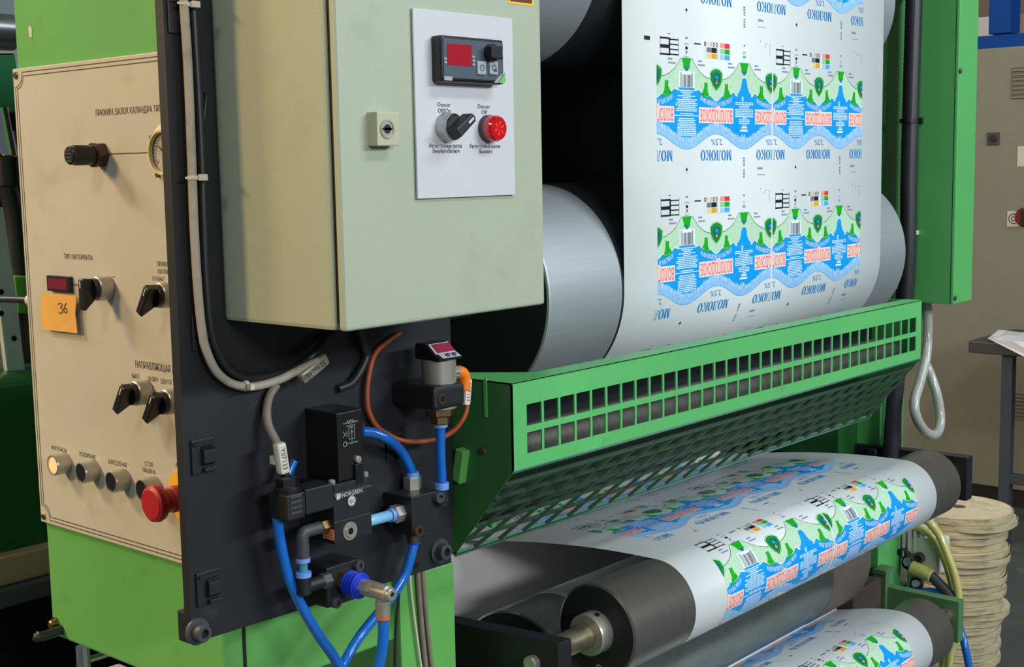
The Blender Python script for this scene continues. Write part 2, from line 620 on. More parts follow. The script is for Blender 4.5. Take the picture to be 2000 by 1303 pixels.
# pressure gauge
p = at(332, 298, X=XP)
b = MB().lathe(p, K, [(0.0, 0.0), (0.031, 0.0), (0.031, 0.004), (0.026, 0.006), (0.0235, 0.012), (0.0215, 0.012), (0.0205, 0.008)], 48)
for a in (0.6, 2.2, 3.75, 5.3):
    b.cyl(p + Vector((-0.004, 0.0275 * math.cos(a), 0.0275 * math.sin(a))), p + Vector((-0.0075, 0.0275 * math.cos(a), 0.0275 * math.sin(a))), 0.0032, m=1)
ga = b.build('pressure_gauge', [GAUGEF, BROWN], pan)
b = MB().lathe(p + K * 0.007, K, [(0, 0), (0.0208, 0)], 40)
b.build('dial', DIAL, ga)
b = MB()
for i in range(21):
    a = -0.7 + i * (PI + 1.4) / 20
    q = Vector((0, math.cos(a), math.sin(a)))
    u = Vector((0, -math.sin(a), math.cos(a)))
    r0 = 0.0135 if i % 5 == 0 else 0.0155
    c = p + K * 0.0074
    b.add([c + q * r0 + u * 0.0004, c + q * 0.018 + u * 0.0004, c + q * 0.018 - u * 0.0004, c + q * r0 - u * 0.0004], [(0, 1, 2, 3)])
c = p + K * 0.0076
b.add([c + Vector((0, 0.013, 0.009)), c + Vector((0, -0.001, 0.001)), c + Vector((0, 0.001, -0.001))], [(0, 1, 2)])
b.build('scale_and_needle', INK, ga)

# small red display
a, c = at(99, 537, X=XP), at(144, 571, X=XP)
b = MB().box(XP - 0.006, XP, c.y, a.y, c.z, a.z, 0.001)
dsp = b.build('display', BLACK, pan)
b = MB().box(XP - 0.0063, XP - 0.005, c.y + 0.004, a.y - 0.004, c.z + 0.003, a.z - 0.003)
b.build('display_window', REDDARK, dsp)


def selector(px, py, ang):
    p = at(px, py, X=XP)
    b = MB().cyl(p, p + K * 0.017, 0.0142, 0.0136, bev=0.0012)
    s = b.build('selector_switch', NICKEL, pan)
    M = Matrix.Translation(p) @ Matrix.Rotation(ang, 4, 'X')
    # the grip turns about the switch axis
    pr = MB().prism([(-0.020, -0.012), (-0.033, -0.0235), (-0.036, -0.021), (-0.0355, 0.0115), (-0.034, 0.013), (-0.020, 0.0115)], 'Y', -0.0045, 0.0045, 0.0012)
    b = MB().cyl(p + K * 0.016, p + K * 0.0225, 0.0124, bev=0.001)
    b.add([M @ v for v in pr.v], pr.f)
    h = b.build('switch_handle', BLACK, s)
    mk = MB().box(-0.0362, -0.0354, -0.0007, 0.0007, 0.002, 0.0105)
    b = MB()
    b.add([M @ v for v in mk.v], mk.f)
    b.build('pointer_mark', TIE, s)


selector(212, 562, 0.0)
selector(335, 575, 0.55)
selector(287, 765, 0.55)
selector(346, 782, 0.55)


def pbutton(px, py, m, lab=None):
    f = at(px, py, X=XP - 0.019)
    p = Vector((XP, f.y, f.z))
    b = MB().lathe(p, K, [(0.0128, 0), (0.0128, 0.0175), (0.0122, 0.019), (0.0108, 0.019), (0.0108, 0.0165)], 40)
    s = b.build('push_button', NICKEL, pan)
    b = MB().cyl(p + K * 0.010, p + K * 0.0180, 0.0107, bev=0.0008)
    c = b.build('button_cap', m, s)
    if lab:
        c['label'] = lab


pbutton(102, 909, CREAM, 'cream lit button cap')
pbutton(157, 924, BLACK)
pbutton(216, 942, BLACK)
pbutton(276, 958, BLACK)

# emergency stop
f = at(293, 986, X=XP - 0.047)
p = Vector((XP, f.y, f.z))
b = MB().cyl(p, p + K * 0.003, 0.031, bev=0.0008, n=48)
es = b.build('emergency_stop', YELLOW, pan)
b = MB().lathe(p, K, [(0.0, 0.002), (0.0145, 0.002), (0.0145, 0.020), (0.013, 0.022), (0.0135, 0.031), (0.0195, 0.036), (0.0205, 0.040), (0.0195, 0.0445), (0.016, 0.047), (0.0, 0.0475)], 48)
b.build('mushroom_head', RED, es)

# cable entering the panel's left edge (cream wire)
a = at(57, 587, X=XP + 0.01)
b = MB().tube([a + Vector((0.004, -0.006, 0)), a + Vector((0.0, 0.02, 0.0)), a + Vector((-0.01, 0.12, -0.002)), a + Vector((-0.03, 0.3, 0.0))], 0.0042)
b.cyl(a + Vector((0.004, -0.006, 0)), a + Vector((0.002, 0.004, 0)), 0.007, m=1)
tag(b.build('panel_cable', [CABLEB, TIE]), 'thin dark cable entering left edge of beige panel beside the yellow note', 'cable')

# paper note
q = [at(92, 571, X=XP), at(160, 577, X=XP), at(158, 612, X=XP), at(162, 650, X=XP), at(128, 646, X=XP), at(94, 642, X=XP), at(90, 612, X=XP)]
b = MB().prism([(v.y, v.z) for v in q], 'X', XP - 0.0075, XP - 0.0068)
b.box(XP - 0.007, XP, q[0].y - 0.045, q[0].y - 0.005, q[0].z - 0.012, q[0].z - 0.006)
nt_ = b.build('paper_note', NOTE)
tag(nt_, 'orange kraft paper note with handwritten 36 under the small red display', 'note')


def pen(poly):
    P = [at(x, y, X=XP - 0.0076) for x, y in poly]
    return P


b = MB()
for poly in ([(114, 595), (117, 592), (121, 594), (121, 598), (118, 601), (122, 604), (122, 609), (118, 612), (114, 610)],
             [(130, 592), (127, 597), (125, 604), (126, 610), (129, 611), (131, 608), (130, 603), (127, 603)]):
    b.tube(pen(poly), 0.0006, n=6, k=4)
b.build('handwritten_number', PEN, nt_)

# ------------------------------------------------------------------ black mounting plate
plate = thing('mounting_plate', 'black steel mounting plate bolted in front of the green housing', 'mounting plate', (0.94, 1.09, 1.03))
b = MB()
b.prism([(0.7515, 1.0355), (1.124, 1.0285), (1.1325, 1.10), (1.1345, 2.1), (0.754, 2.1)], 'Y', YP, YP + 0.012, 0.001)
b.build('plate', BLACKPL, plate)
b = MB().box(0.757, 0.79, YP + 0.0125, 1.117, 1.030, 1.062, 0.002)
b.build('edge_block', BLACKM, plate)
for x0, x1, z0, z1 in ((0.79, 0.83, 1.05, 1.09), (1.09, 1.12, 1.05, 1.09), (1.09, 1.12, 1.6, 1.64), (0.87, 0.90, 1.6, 1.64)):
    MB().box(max(x0, XB + 0.005) if x0 < XB else x0, max(x1, XB + 0.03), YP + 0.011, YF + 0.002, z0, z1).build('spacer', BLACKM, plate)
for px, py, r in ((398, 1238, 0.0088), (871, 1079, 0.0095)):
    p = at(px, py, Y=YP - 0.012)
    p.y = YP
    D = Vector((0, -1, 0))
    b = MB().lathe(p, D, [(0, 0), (r * 1.55, 0), (r * 1.55, 0.003), (r, 0.003), (r, 0.013), (r * 0.9, 0.014), (r * 0.55, 0.014), (r * 0.55, 0.007), (0, 0.007)], 36)
    b.build('socket_bolt', DGREY, plate)


def tie_mount(px, py, s=0.014):
    p = at(px, py, Y=YP)
    x, z = p.x, p.z
    b = MB().box(x - s, x + s, YP - 0.003, YP, z - s * 1.25, z + s * 1.25, 0.001)
    b.prism([(YP - 0.002, z - s * 0.75), (YP - 0.009, z - s * 0.45), (YP - 0.009, z + s * 0.45), (YP - 0.002, z + s * 0.75)], 'X', x - s * 0.25, x + s * 0.75, 0.0008)
    b.box(x - s * 0.9, x + s * 0.9, YP - 0.006, YP - 0.002, z + s * 0.85, z + s * 1.05)
    b.box(x - s * 0.2, x + s * 0.9, YP - 0.008, YP - 0.002, z - s * 1.1, z - s * 0.8, 0.0006)
    b.build('cable_tie_mount', BLACKM, plate)


for a in ((395, 890), (405, 1147), (350, 30), (396, 648), (770, 868)):
    tie_mount(*a)
for px, py in ((812, 1105), (845, 985)):
    p = at(px, py, Y=YP)
    MB().cyl(p, p + Vector((0, -0.0006, 0)), 0.004).build('plugged_hole', BLACK, plate)

# ------------------------------------------------------------------ electrical cabinet
YC = 0.9066
cab = thing('electrical_cabinet', 'pale grey-green wall cabinet mounted on the black plate', 'cabinet', (0.95, 1.0, 1.352))
b = MB().box(0.8080, 1.090, 0.9215, YP + 0.0005, 1.3535, 1.76, 0.004)
b.build('cabinet_body', CAB, cab)
b = MB().box(0.8085, 1.0935, YC, 0.9160, 1.3535, 1.7585, 0.004, seg=3)
dr = b.build('door', CAB, cab)
b = MB().box(0.8125, 1.086, 0.915, 0.9220, 1.36, 1.752)
b.build('door_gasket', BLACK, cab)
a, c = at(735, 218, Y=YC - 0.012), at(780, 285, Y=YC - 0.012)
b = MB().box(a.x - 0.0005, c.x, YC - 0.013, YC + 0.002, c.z, a.z, 0.0012)
lk = b.build('lock', LOCKM, cab)
p = Vector(((a.x + c.x) / 2 - 0.002, YC - 0.013, (a.z + c.z) / 2))
D = Vector((0, -1, 0))
b = MB().lathe(p, D, [(0.0088, -0.0005), (0.0088, 0.0012), (0.0072, 0.0012), (0.0072, 0.0004), (0, 0.0004)], 32)
b.build('lock_cylinder', NICKEL, lk)
b = MB().cyl(p + D * 0.0002, p + D * 0.0009, 0.0042)
b.box(p.x - 0.006, p.x + 0.006, p.y - 0.0009, p.y, p.z - 0.0011, p.z + 0.0011)
b.build('keyhole', BLACK, lk)

# warning sticker at the door's top right
a = at(992, 0, Y=YC)
b = MB().box(a.x, a.x + 0.040, YC - 0.0004, YC, a.z - 0.0032, a.z + 0.034)
ws = b.build('warning_sticker', YELLOW)
tag(ws, 'yellow edged warning sticker at the top right of the cabinet door', 'sticker')
b = MB().box(a.x + 0.003, a.x + 0.037, YC - 0.0007, YC - 0.0003, a.z - 0.0008, a.z + 0.031)
b.build('printed_field', mat('sticker_maroon', (96, 34, 26), 0.5), ws)

# ------------------------------------------------------------------ white instrument plate
YI = YC - 0.0035
ins = thing('instrument_plate', 'white plate with controller, switch and red lamp on the cabinet door', 'instrument panel', (0.977, YC, 1.471))
a, c = at(806.5, 15, Y=YI), at(1008, 380.5, Y=YI)
ix0, ix1, iz0, iz1 = a.x, c.x - 0.001, c.z, a.z
b = MB().box(ix0, ix1 , YI, YC - 0.001, iz0, iz1, 0.0006)
b.build('white_plate', WHITE, ins)


def cpx(x, y):
    return 500 + x / 3.3317, y / 3.3317


def ilab(s, xl, xr, y, hc, Y=YI, m=INK, par=ins):
    a = at(*cpx(xl, y), Y=Y)
    c = at(*cpx(xr, y), Y=Y)
    h = hc / 3.3317 * 1.37 / 2609
    z = (a.z + c.z) / 2
    b = MB().text(s, lambda u, v: (a.x + u, Y - 0.0003, z - h / 2 + v), c.x - a.x, h)
    return b.build('lettering', m, par)


ilab('Dancer', 1182, 1265, 680, 27)
ilab('Off/On', 1183, 1266, 720, 27)
ilab('Dancer', 1443, 1521, 692, 27)
ilab('Off', 1466, 1502, 730, 27)
ilab('Регистровый валок', 1128, 1341, 949, 26)
ilab('Выключ/Включ', 1150, 1323, 982, 26)
ilab('Регистровый валок', 1391, 1590, 951, 26)
ilab('Выключ', 1450, 1533, 985, 26)

# controller
a = at(841, 66, Y=YI)
cf = at(862, 66, X=a.x)           # left front edge
YK = cf.y
tr = at(983.5, 79.5, Y=YK)
bl = at(866, 159.5, Y=YK)
kx0, kx1, kz0, kz1 = a.x, tr.x, bl.z, (at(862, 66, Y=YK).z + tr.z) / 2
b = MB().box(kx0, kx1, YK, YI + 0.001, kz0, kz1, 0.003)
b.box(kx0 + 0.002, kx1 - 0.002, YK - 0.0004, YK + 0.002, kz0 + 0.004, kz1 - 0.003, m=1)
ct = b.build('process_controller', [BLACK, CTRL], ins)
YK2 = YK - 0.0005
a, c = at(*cpx(1243, 279), Y=YK2), at(*cpx(1404, 432), Y=YK2)
b = MB().box(a.x, c.x, YK2 - 0.0003, YK2 + 0.001, c.z, (a.z + at(*cpx(1398, 297), Y=YK2).z) / 2)
b.build('display', REDDISP, ct)
for x in (1462, 1541):
    p = at(*cpx(x, 443), Y=YK2)
    b = MB().box(p.x - 0.0062, p.x + 0.0062, YK2 - 0.002, YK2 + 0.001, p.z - 0.0066, p.z + 0.0066, 0.0012)
    q = [(p.x - 0.003, p.z - 0.003), (p.x + 0.003, p.z - 0.003), (p.x + 0.003, p.z + 0.003), (p.x - 0.003, p.z + 0.003)]
    b.lathe((p.x, YK2 - 0.0021, p.z), (0, -1, 0), [(0.0032, 0), (0.0022, 0)], 16, m=1)
    if x > 1500:
        b.box(p.x - 0.0005, p.x + 0.0035, YK2 - 0.0024, YK2 - 0.002, p.z - 0.0035, p.z - 0.001, m=1)
    b.build('push_button', [CTRLB, DGREY], ct)
p = at(*cpx(1520, 345), Y=YK2)
b = MB().cyl(p, p + D * 0.006, 0.0085, bev=0.0006)
b.prism([(p.x - 0.0085, p.z - 0.0055), (p.x + 0.0085, p.z - 0.0065), (p.x + 0.0065, p.z + 0.0), (p.x + 0.0085, p.z + 0.0065), (p.x - 0.0085, p.z + 0.0055)], 'Y', YK2 - 0.0105, YK2 - 0.004, 0.0008)
b.build('setting_knob', BLACK, ct)
a, c = at(*cpx(1224, 510), Y=YK2), at(*cpx(1276, 515), Y=YK2)
MB().box(a.x, c.x, YK2 - 0.0004, YK2, a.z - 0.0018, a.z + 0.0020).build('printed_name_field', PRESTXT, ct)
a = at(*cpx(1621, 548), Y=YK2)
b = MB().prism([(a.x, a.z + 0.001), (a.x - 0.010, a.z + 0.001), (a.x - 0.003, a.z + 0.008), (a.x, a.z + 0.0115)], 'Y', YK2 - 0.0004, YK2)
b.build('printed_green_corner', GREENLOGO, ct)
b = MB().prism([(a.x - 0.011, a.z + 0.001), (a.x - 0.017, a.z + 0.001), (a.x - 0.012, a.z + 0.005), (a.x - 0.004, a.z + 0.0105), (a.x - 0.0045, a.z + 0.008)], 'Y', YK2 - 0.0004, YK2)
b.build('printed_pale_corner', PRESTXT, ct)
for x, y in ((1232, 382), (1234, 405), (1414, 370), (1416, 395), (1416, 420)):
    a = at(*cpx(x, y), Y=YK2)
    MB().box(a.x - 0.0017, a.x + 0.0017, YK2 - 0.0004, YK2, a.z - 0.0010, a.z + 0.0010).build('printed_mark', PRESTXT, ct)

# dancer selector
p = at(*cpx(1232, 828), Y=YI)
b = MB().lathe(p, D, [(0.0142, 0), (0.0142, 0.002), (0.0136, 0.008), (0.0130, 0.012), (0.0120, 0.013), (0.0115, 0.010)], 44)
sw = b.build('selector_switch', STEEL, ins)
b = MB().cyl(p + D * 0.008, p + D * 0.0145, 0.0114, bev=0.001)
pr = MB().prism([(-0.0120, -0.0050), (0.0155, -0.0045), (0.017, 0), (0.0155, 0.0045), (-0.0120, 0.0050)], 'Y', -0.027, -0.013, 0.0015)
M = Matrix.Translation(p) @ Matrix.Rotation(-0.62, 4, 'Y')
b.add([M @ v for v in pr.v], pr.f)
b.build('switch_handle', BLACKM, sw)
mk = MB().box(0.0055, 0.0140, -0.0273, -0.0265, -0.0012, 0.0012)
b = MB()
b.add([M @ v for v in mk.v], mk.f)
b.build('pointer_mark', WHITE, sw)
# red lamp
p = at(*cpx(1505, 838), Y=YI)
b = MB().lathe(p, D, [(0.0136, 0), (0.0136, 0.005), (0.0128, 0.006)], 44)
lm = b.build('indicator_lamp', DGREY, ins)
b = MB().lathe(p, D, [(0.0129, 0.004), (0.0129, 0.013), (0.0115, 0.0155), (0.0, 0.016)], 44)
b.build('lamp_lens', REDLAMP, lm)
b = MB()
for i in range(6):
    a = PI * i / 3 + 0.3
    q = p + D * 0.0162
    u = Vector((math.cos(a), 0, math.sin(a)))
    w = Vector((-math.sin(a), 0, math.cos(a)))
    b.add([q + u * 0.001, q + u * 0.0070 + w * 0.0016, q + u * 0.0070 - w * 0.0008], [(0, 1, 2)])
b.build('lamp_facets', REDHOT, lm)


# ------------------------------------------------------------------ cables on the plate
def pts(L, Y):
    """picture places on planes Y (a number, or a list of one number per place)"""
    if not isinstance(Y, (list, tuple)):
        Y = [Y] * len(L)
    return [at(x, y, Y=v) for (x, y), v in zip(L, Y)]


YV = YP - 0.011
L = [(357, -40), (360, 20), (366, 110), (371, 220), (375, 330), (379, 440), (386, 560), (395, 650), (405, 690), (424, 727), (455, 750), (495, 755), (545, 742), (585, 722), (622, 705)]
gc = MB().tube(pts(L, [YV] * 12 + [YV - 0.004, YV - 0.008, YV - 0.012]), 0.0044).build('grey_cable', CABLEG)
tag(gc, 'thick grey cable running down the black plate and curving under the cabinet', 'cable')
for (x, y) in ((362, 9), (377, 347), (480, 754)):
    b = MB()
    p = at(x, y, Y=YV)
    if y < 700:
        b.lathe(p + Vector((0, 0, -0.002)), (0, 0, 1), [(0.0046, 0), (0.0054, 0), (0.0054, 0.004), (0.0046, 0.004)], 20)
        b.box(p.x + 0.002, p.x + 0.010, p.y - 0.010, p.y - 0.005, p.z - 0.003, p.z + 0.003, 0.0005)
        b.box(p.x - 0.014, p.x - 0.002, p.y - 0.008, p.y - 0.007, p.z - 0.001, p.z + 0.001)
    else:
        b.lathe(p + Vector((-0.002, 0, 0)), (1, 0, 0.1), [(0.0046, 0), (0.0054, 0), (0.0054, 0.004), (0.0046, 0.004)], 20)
        b.box(p.x - 0.003, p.x + 0.002, p.y - 0.012, p.y - 0.006, p.z - 0.003, p.z + 0.003, 0.0005)
    b.build('cable_tie', TIE, gc)


def cable_tag(p, q, w, th, txt, par, m=TAGM, name='marker_tag', flip=False):
    """flat marker sleeve from p to q facing -Y"""
    d = (q - p)
    L = d.length
    d.normalize()
    n = Vector((0, -1, 0))
    n = (n - d * n.dot(d)).normalized()
    s = n.cross(d)
    M = Matrix((tuple(list(d) + [0]), tuple(list(s) + [0]), tuple(list(n) + [0]), (0, 0, 0, 1))).transposed()
    M.translation = p
    M = Matrix(((d.x, s.x, n.x, p.x), (d.y, s.y, n.y, p.y), (d.z, s.z, n.z, p.z), (0, 0, 0, 1)))
    b = MB().box(0, L, -w / 2, w / 2, -th, 0, min(w, th) * 0.3, M=M)
    f = -1 if flip else 1
    tx = MB().text(txt, lambda u, v: (L * (0.5 - 0.34 * f) + u * f, (v - w * 0.27) * f, 0.0002), L * 0.68, w * 0.5)
    b.add([M @ v for v in tx.v], tx.f, 1)
    return b.build(name, [m, INK], par)


YT = YV - 0.016
cable_tag(at(592, 742, Y=YT), at(642, 700, Y=YT), 0.0125, 0.010, 'W/M4.05', gc, TAGC)

L = [(374, -40), (380, 60), (388, 200), (394, 330), (398, 450), (403, 560), (411, 640), (424, 685), (448, 722), (485, 738), (530, 733), (580, 718), (615, 690), (648, 650)]
tag(MB().tube(pts(L, [YV + 0.003] * 12 + [YV - 0.006, YV + 0.005]), 0.0048).build('black_cable', CABLEB),
    'black cable running beside the thick grey cable down the black plate', 'cable')
L = [(403, 180), (397, 260), (392, 330), (398, 420), (400, 520)]
tag(MB().tube(pts(L, YV + 0.0075), 0.0016).build('thin_cable', CABLEB), 'thin black wire looping between the black cable and the cabinet side', 'cable')
L = [(700, 640), (712, 680), (716, 700), (690, 745), (660, 760)]
tag(MB().tube(pts(L, [YP - 0.008] * 3 + [YP - 0.006, YP - 0.002]), 0.0048).build('short_cable', CABLEB), 'short black cable hanging from the cabinet left of the orange cable', 'cable')

# sensor cable going down to the valve plug
L = [(540, 752), (527, 772), (521, 800), (524, 830), (537, 858), (548, 880)]
sc_ = MB().tube(pts(L, [YP - 0.005, YP - 0.006, YP - 0.008, YP - 0.012, YP - 0.018, YP - 0.026]), 0.0046).build('valve_cable', CABLED)
tag(sc_, 'dirty grey cable with white marker tag leading into the valve plug', 'cable')
YT = YP - 0.036
cable_tag(at(551, 866, Y=YT), at(560, 926, Y=YT), 0.0115, 0.010, 'Y07133', sc_)
MB().tube(pts([(551, 880), (556, 915), (560, 940)], YT + 0.006), 0.0042).build('cable_end', CABLEB, sc_)
p = at(537, 898, Y=YP - 0.022)
MB().box(p.x - 0.004, p.x + 0.004, p.y - 0.004, p.y + 0.004, p.z - 0.0045, p.z + 0.0045, 0.001).build('cable_tie', TIE, sc_)

# orange sensor cable
YO = YP - 0.006
L = [(905, 752), (911, 778), (911, 800), (903, 820), (885, 842), (855, 858), (815, 863), (784, 860), (760, 850), (735, 832), (719, 800), (717, 760), (724, 715), (735, 688), (756, 668), (782, 650)]
oc = MB().tube(pts(L, [YP - 0.045] * 3 + [YP - 0.043, YP - 0.036, YP - 0.026, YP - 0.016, YP - 0.010] + [YO] * 8), 0.0030).build('orange_cable', ORCAB)
tag(oc, 'orange sensor cable looping over the black plate to the pressure sensor', 'cable')
YS = YP - 0.045
p = pts([(885, 725), (893, 726), (903, 730), (907, 742), (907, 762)], YS)
b = MB().tube(p[1:], 0.0075, n=20)
b.build('angled_plug', ORANGE, oc)
b = MB().cyl(at(868, 724, Y=YS), at(896, 727, Y=YS), 0.0068)
for i in range(10):
    a = 2 * PI * i / 10
    q = Vector((0, math.cos(a), math.sin(a))) * 0.0066
    b.cyl(at(873, 725, Y=YS) + q, at(890, 727, Y=YS) + q, 0.0012, n=6)
b.build('plug_nut', NICKEL, oc)
YT = YP - 0.052
cable_tag(at(918, 740, Y=YT), at(914, 792, Y=YT), 0.0095, 0.008, 'Y07133', oc)

# ------------------------------------------------------------------ pressure sensor
ps = thing('pressure_sensor', 'digital pressure sensor with red display standing on its black bracket', 'pressure sensor', tuple(at(856, 840, Y=YS)))
cx = at(857, 720, Y=YS)
top, mid, low = at(857, 700, Y=YS).z, at(857, 748, Y=YS).z, at(857, 798, Y=YS).z
R_ = 0.0195
b = MB().cyl((cx.x, YS, low), (cx.x, YS, top), R_, bev=0.0015, n=40)
b.build('steel_body', NICKEL, ps)
b = MB()
zt = at(857, 668, Y=YS).z
prof = [(-R_, top), (-R_, top + 0.002), (-R_ * 0.55, zt - 0.012), (R_ * 0.1, zt - 0.001), (R_ * 0.9, zt), (R_, zt - 0.004), (R_, top)]
b.prism([(YS + p[0], p[1]) for p in prof], 'X', cx.x - R_ * 0.95, cx.x + R_ * 0.95, 0.002)
hd = b.build('display_head', BLACK, ps)
A, B_ = Vector((0, YS - R_, top + 0.002)), Vector((0, YS - R_ * 0.55, zt - 0.012))
C_ = Vector((0, YS + R_ * 0.1, zt - 0.001))


def quad_on(P, Q, t0, t1, x0, x1, off):
    n = Vector((0, -(Q - P).z, (Q - P).y)).normalized()
    if n.y > 0:
        n = -n
    a, c = P.lerp(Q, t0) + n * off, P.lerp(Q, t1) + n * off
    return [(x0, a.y, a.z), (x1, a.y, a.z), (x1, c.y, c.z), (x0, c.y, c.z)]


b = MB()
b.add(quad_on(A, B_, 0.05, 0.95, cx.x - 0.012, cx.x + 0.017, 0.0004), [(0, 1, 2, 3)])
b.add(quad_on(B_, C_, 0.0, 0.95, cx.x - 0.015, cx.x + 0.017, 0.0004), [(0, 1, 2, 3)])
b.build('face_plate', SENSF, hd)
b = MB().add(quad_on(B_, C_, 0.08, 0.88, cx.x - 0.012, cx.x + 0.0165, 0.0008), [(0, 1, 2, 3)])
b.build('display', SENSD, hd)
for dx in (-0.001, 0.009):
    q = A.lerp(B_, 0.5)
    b = MB().cyl((cx.x + dx, q.y + 0.001, q.z), (cx.x + dx, q.y - 0.002, q.z + 0.001), 0.0026)
    b.build('button', DGREY, hd)
# bracket
a, c = at(795, 746, Y=YP - 0.02), at(903, 798, Y=YS)
xz0, xz1 = at(845, 800, Y=YS - 0.022).z, at(845, 752, Y=YS - 0.022).z
bx0 = at(848, 770, Y=YS - 0.022).x
b = MB()
b.box(bx0, bx0 + 0.050, YS - 0.022, YP + 0.001, low + 0.003, mid + 0.001, 0.006, seg=4)
br = b.build('bracket', BLACKM, ps)
p = Vector((bx0 + 0.012, YS - 0.022, (low + mid) / 2 + 0.001))
b = MB().lathe(p, D, [(0.0062, -0.001), (0.0062, 0.001), (0.0036, 0.001), (0.0036, 0.0003)], 28)
b.lathe(p, D, [(0.0036, 0.0003), (0, 0.0003)], 28, m=1)
b.build('bracket_bush', [BRASS, BLACK], ps)
z2 = at(857, 812, Y=YS).z
z3 = at(857, 828, Y=YS).z
b = MB().hexa((cx.x, YS, z2), (cx.x, YS, low + 0.004), 0.0165)
b.hexa((cx.x, YS, z3), (cx.x, YS, z2 + 0.001), 0.0115)
b.build('hex_fitting', BRASS, ps)
b = MB().cyl((cx.x, YS, z3 - 0.004), (cx.x, YS, z3 + 0.001), 0.0082)
b.build('collet_ring', RINGB, ps)

# ------------------------------------------------------------------ blocks and valve
DN = Vector((0, 0, -1))


def hexbolt(p, r, par, d=D, m=DGREY):
    p = Vector(p)
    b = MB().lathe(p, d, [(r, -0.001), (r, r * 0.85), (r * 0.9, r), (r * 0.5, r), (r * 0.5, r * 0.45), (0, r * 0.45)], 28)
    return b.build('socket_screw', m, par)


# right manifold block: front face corners (804,971) (858,955)
YR0 = at(804, 1045, X=at(749, 1031, Y=YP).x).y          # front plane
xr0 = at(804, 1000, Y=YR0).x
xr1 = at(858, 990, Y=YR0).x
zr1 = (at(804, 971, Y=YR0).z + at(858, 958, Y=YR0).z) / 2
zr0 = (at(804, 1048, Y=YR0).z + at(858, 1032, Y=YR0).z) / 2
blk = thing('manifold_block', 'black air manifold block near the right edge of the black plate', 'air block', ((xr0 + xr1) / 2, YP, zr0))
b = MB().box(xr0, xr1, YR0, YP, zr0, zr1, 0.0012)
b.build('block', BLACKM, blk)
hexbolt(at(853, 971, Y=YR0), 0.0066, blk)
p = at(812, 1036, Y=YR0)
hexbolt(p, 0.0066, blk, m=BROWN)
pt = Vector((at(806, 950, Y=YR0 + 0.030).x, YR0 + 0.030, zr1))
b = MB().hexa(pt - Vector((0, 0, 0.001)), pt + Vector((0, 0, 0.014)), 0.0105)
b.cyl(pt + Vector((0, 0, 0.013)), pt + Vector((0, 0, 0.019)), 0.0078, m=1)
b.build('top_fitting', [NICKEL, RINGB], blk)
pl_ = Vector((xr0, YR0 + 0.018, at(776, 1003, Y=YR0 + 0.018).z))
b = MB().hexa(pl_ + Vector((0.001, 0, 0)), pl_ - Vector((0.012, 0, 0)), 0.0105)
b.cyl(pl_ - Vector((0.011, 0, 0)), pl_ - Vector((0.017, 0, 0)), 0.0078, m=1)
b.build('side_fitting', [NICKEL, RINGB], blk)
pb = Vector((at(808, 1050, Y=YR0 + 0.012).x, YR0 + 0.012, zr0))
b = MB().cyl(pb + Vector((0, 0, 0.001)), pb - Vector((0, 0, 0.010)), 0.0082)
b.cyl(pb - Vector((0, 0, 0.009)), pb - Vector((0, 0, 0.013)), 0.0072, m=1)
b.build('bottom_fitting', [BRASS, BLUES], blk)
pr2 = Vector((cx.x, YS, zr1))
b = MB().cyl((cx.x, YS, at(857, 950, Y=YS).z - 0.004), (cx.x, YS, at(857, 944, Y=YS).z), 0.0082)
xx = Vector((cx.x, YS, 0))
b.build('collet_ring', RINGB, blk)
b = MB().cyl((cx.x, YS, zr1 - 0.018), (cx.x, YS, at(857, 947, Y=YS).z), 0.0068)
b.cyl((xr1 - 0.006, YS, zr1 - 0.012), (cx.x + 0.004, YS, zr1 - 0.012), 0.0066)
b.build('rear_fitting', BLACKM, blk)

# lower manifold block
YL0 = at(639, 1190, X=at(604, 1180, Y=YP).x).y
YL0 = min(YL0, YP - 0.040)
xl0 = at(639, 1150, Y=YL0).x
xl1 = at(702, 1130, Y=YL0).x
zl1 = (at(639, 1109, Y=YL0).z + at(702, 1092, Y=YL0).z) / 2
zl0 = (at(639, 1189, Y=YL0).z + at(702, 1168, Y=YL0).z) / 2
blo = thing('manifold_block', 'black air block below the regulator holding the blue quick coupling', 'air block', ((xl0 + xl1) / 2, YP, zl0))
b = MB().box(xl0, xl1, YL0, YP, zl0, zl1, 0.0012)
b.build('block', BLACKM, blo)
hexbolt(at(697, 1104, Y=YL0), 0.006, blo)
hexbolt(at(653, 1176, Y=YL0), 0.006, blo)
# quick coupling towards the viewer
qc = at(673, 1136, Y=YL0)
b = MB().hexa(qc - D * 0.001, qc + D * 0.009, 0.0140)
b.build('coupling_hex', BRASS, blo)
b = MB()
prof = [(0.0, 0.008), (0.0128, 0.008)]
for i in range(4):
    h = 0.0085 + i * 0.0046
    prof += [(0.0138, h), (0.0140, h + 0.0028), (0.0128, h + 0.0032), (0.0128, h + 0.0042)]
prof += [(0.0112, 0.0285), (0.0, 0.0285)]
b.lathe(qc, D, prof, 36)
b.build('coupling_sleeve', BLUES, blo)
b = MB().hexa(qc + D * 0.028, qc + D * 0.046, 0.0088)
b.cyl(qc + D * 0.0455, qc + D * 0.068, 0.0086, bev=0.0010)
b.lathe(qc, D, [(0.0066, 0.0675), (0.0066, 0.0725), (0.0058, 0.0733), (0.0027, 0.0733), (0.0027, 0.0713)], 28)
b.lathe(qc, D, [(0.0027, 0.0715), (0, 0.0715)], 20, m=1)
q2 = qc + D * 0.058
b.cyl(q2, q2 + DN * 0.010, 0.0064)
b.cyl(q2 + DN * 0.010, q2 + DN * 0.026, 0.0078, bev=0.0008)
b.build('swivel_elbow', [NICKEL, BLACK], blo)
b = MB().cyl(q2 + DN * 0.0255, q2 + DN * 0.029, 0.0073, bev=0.0005)
b.build('collet_ring', ORRING, blo)

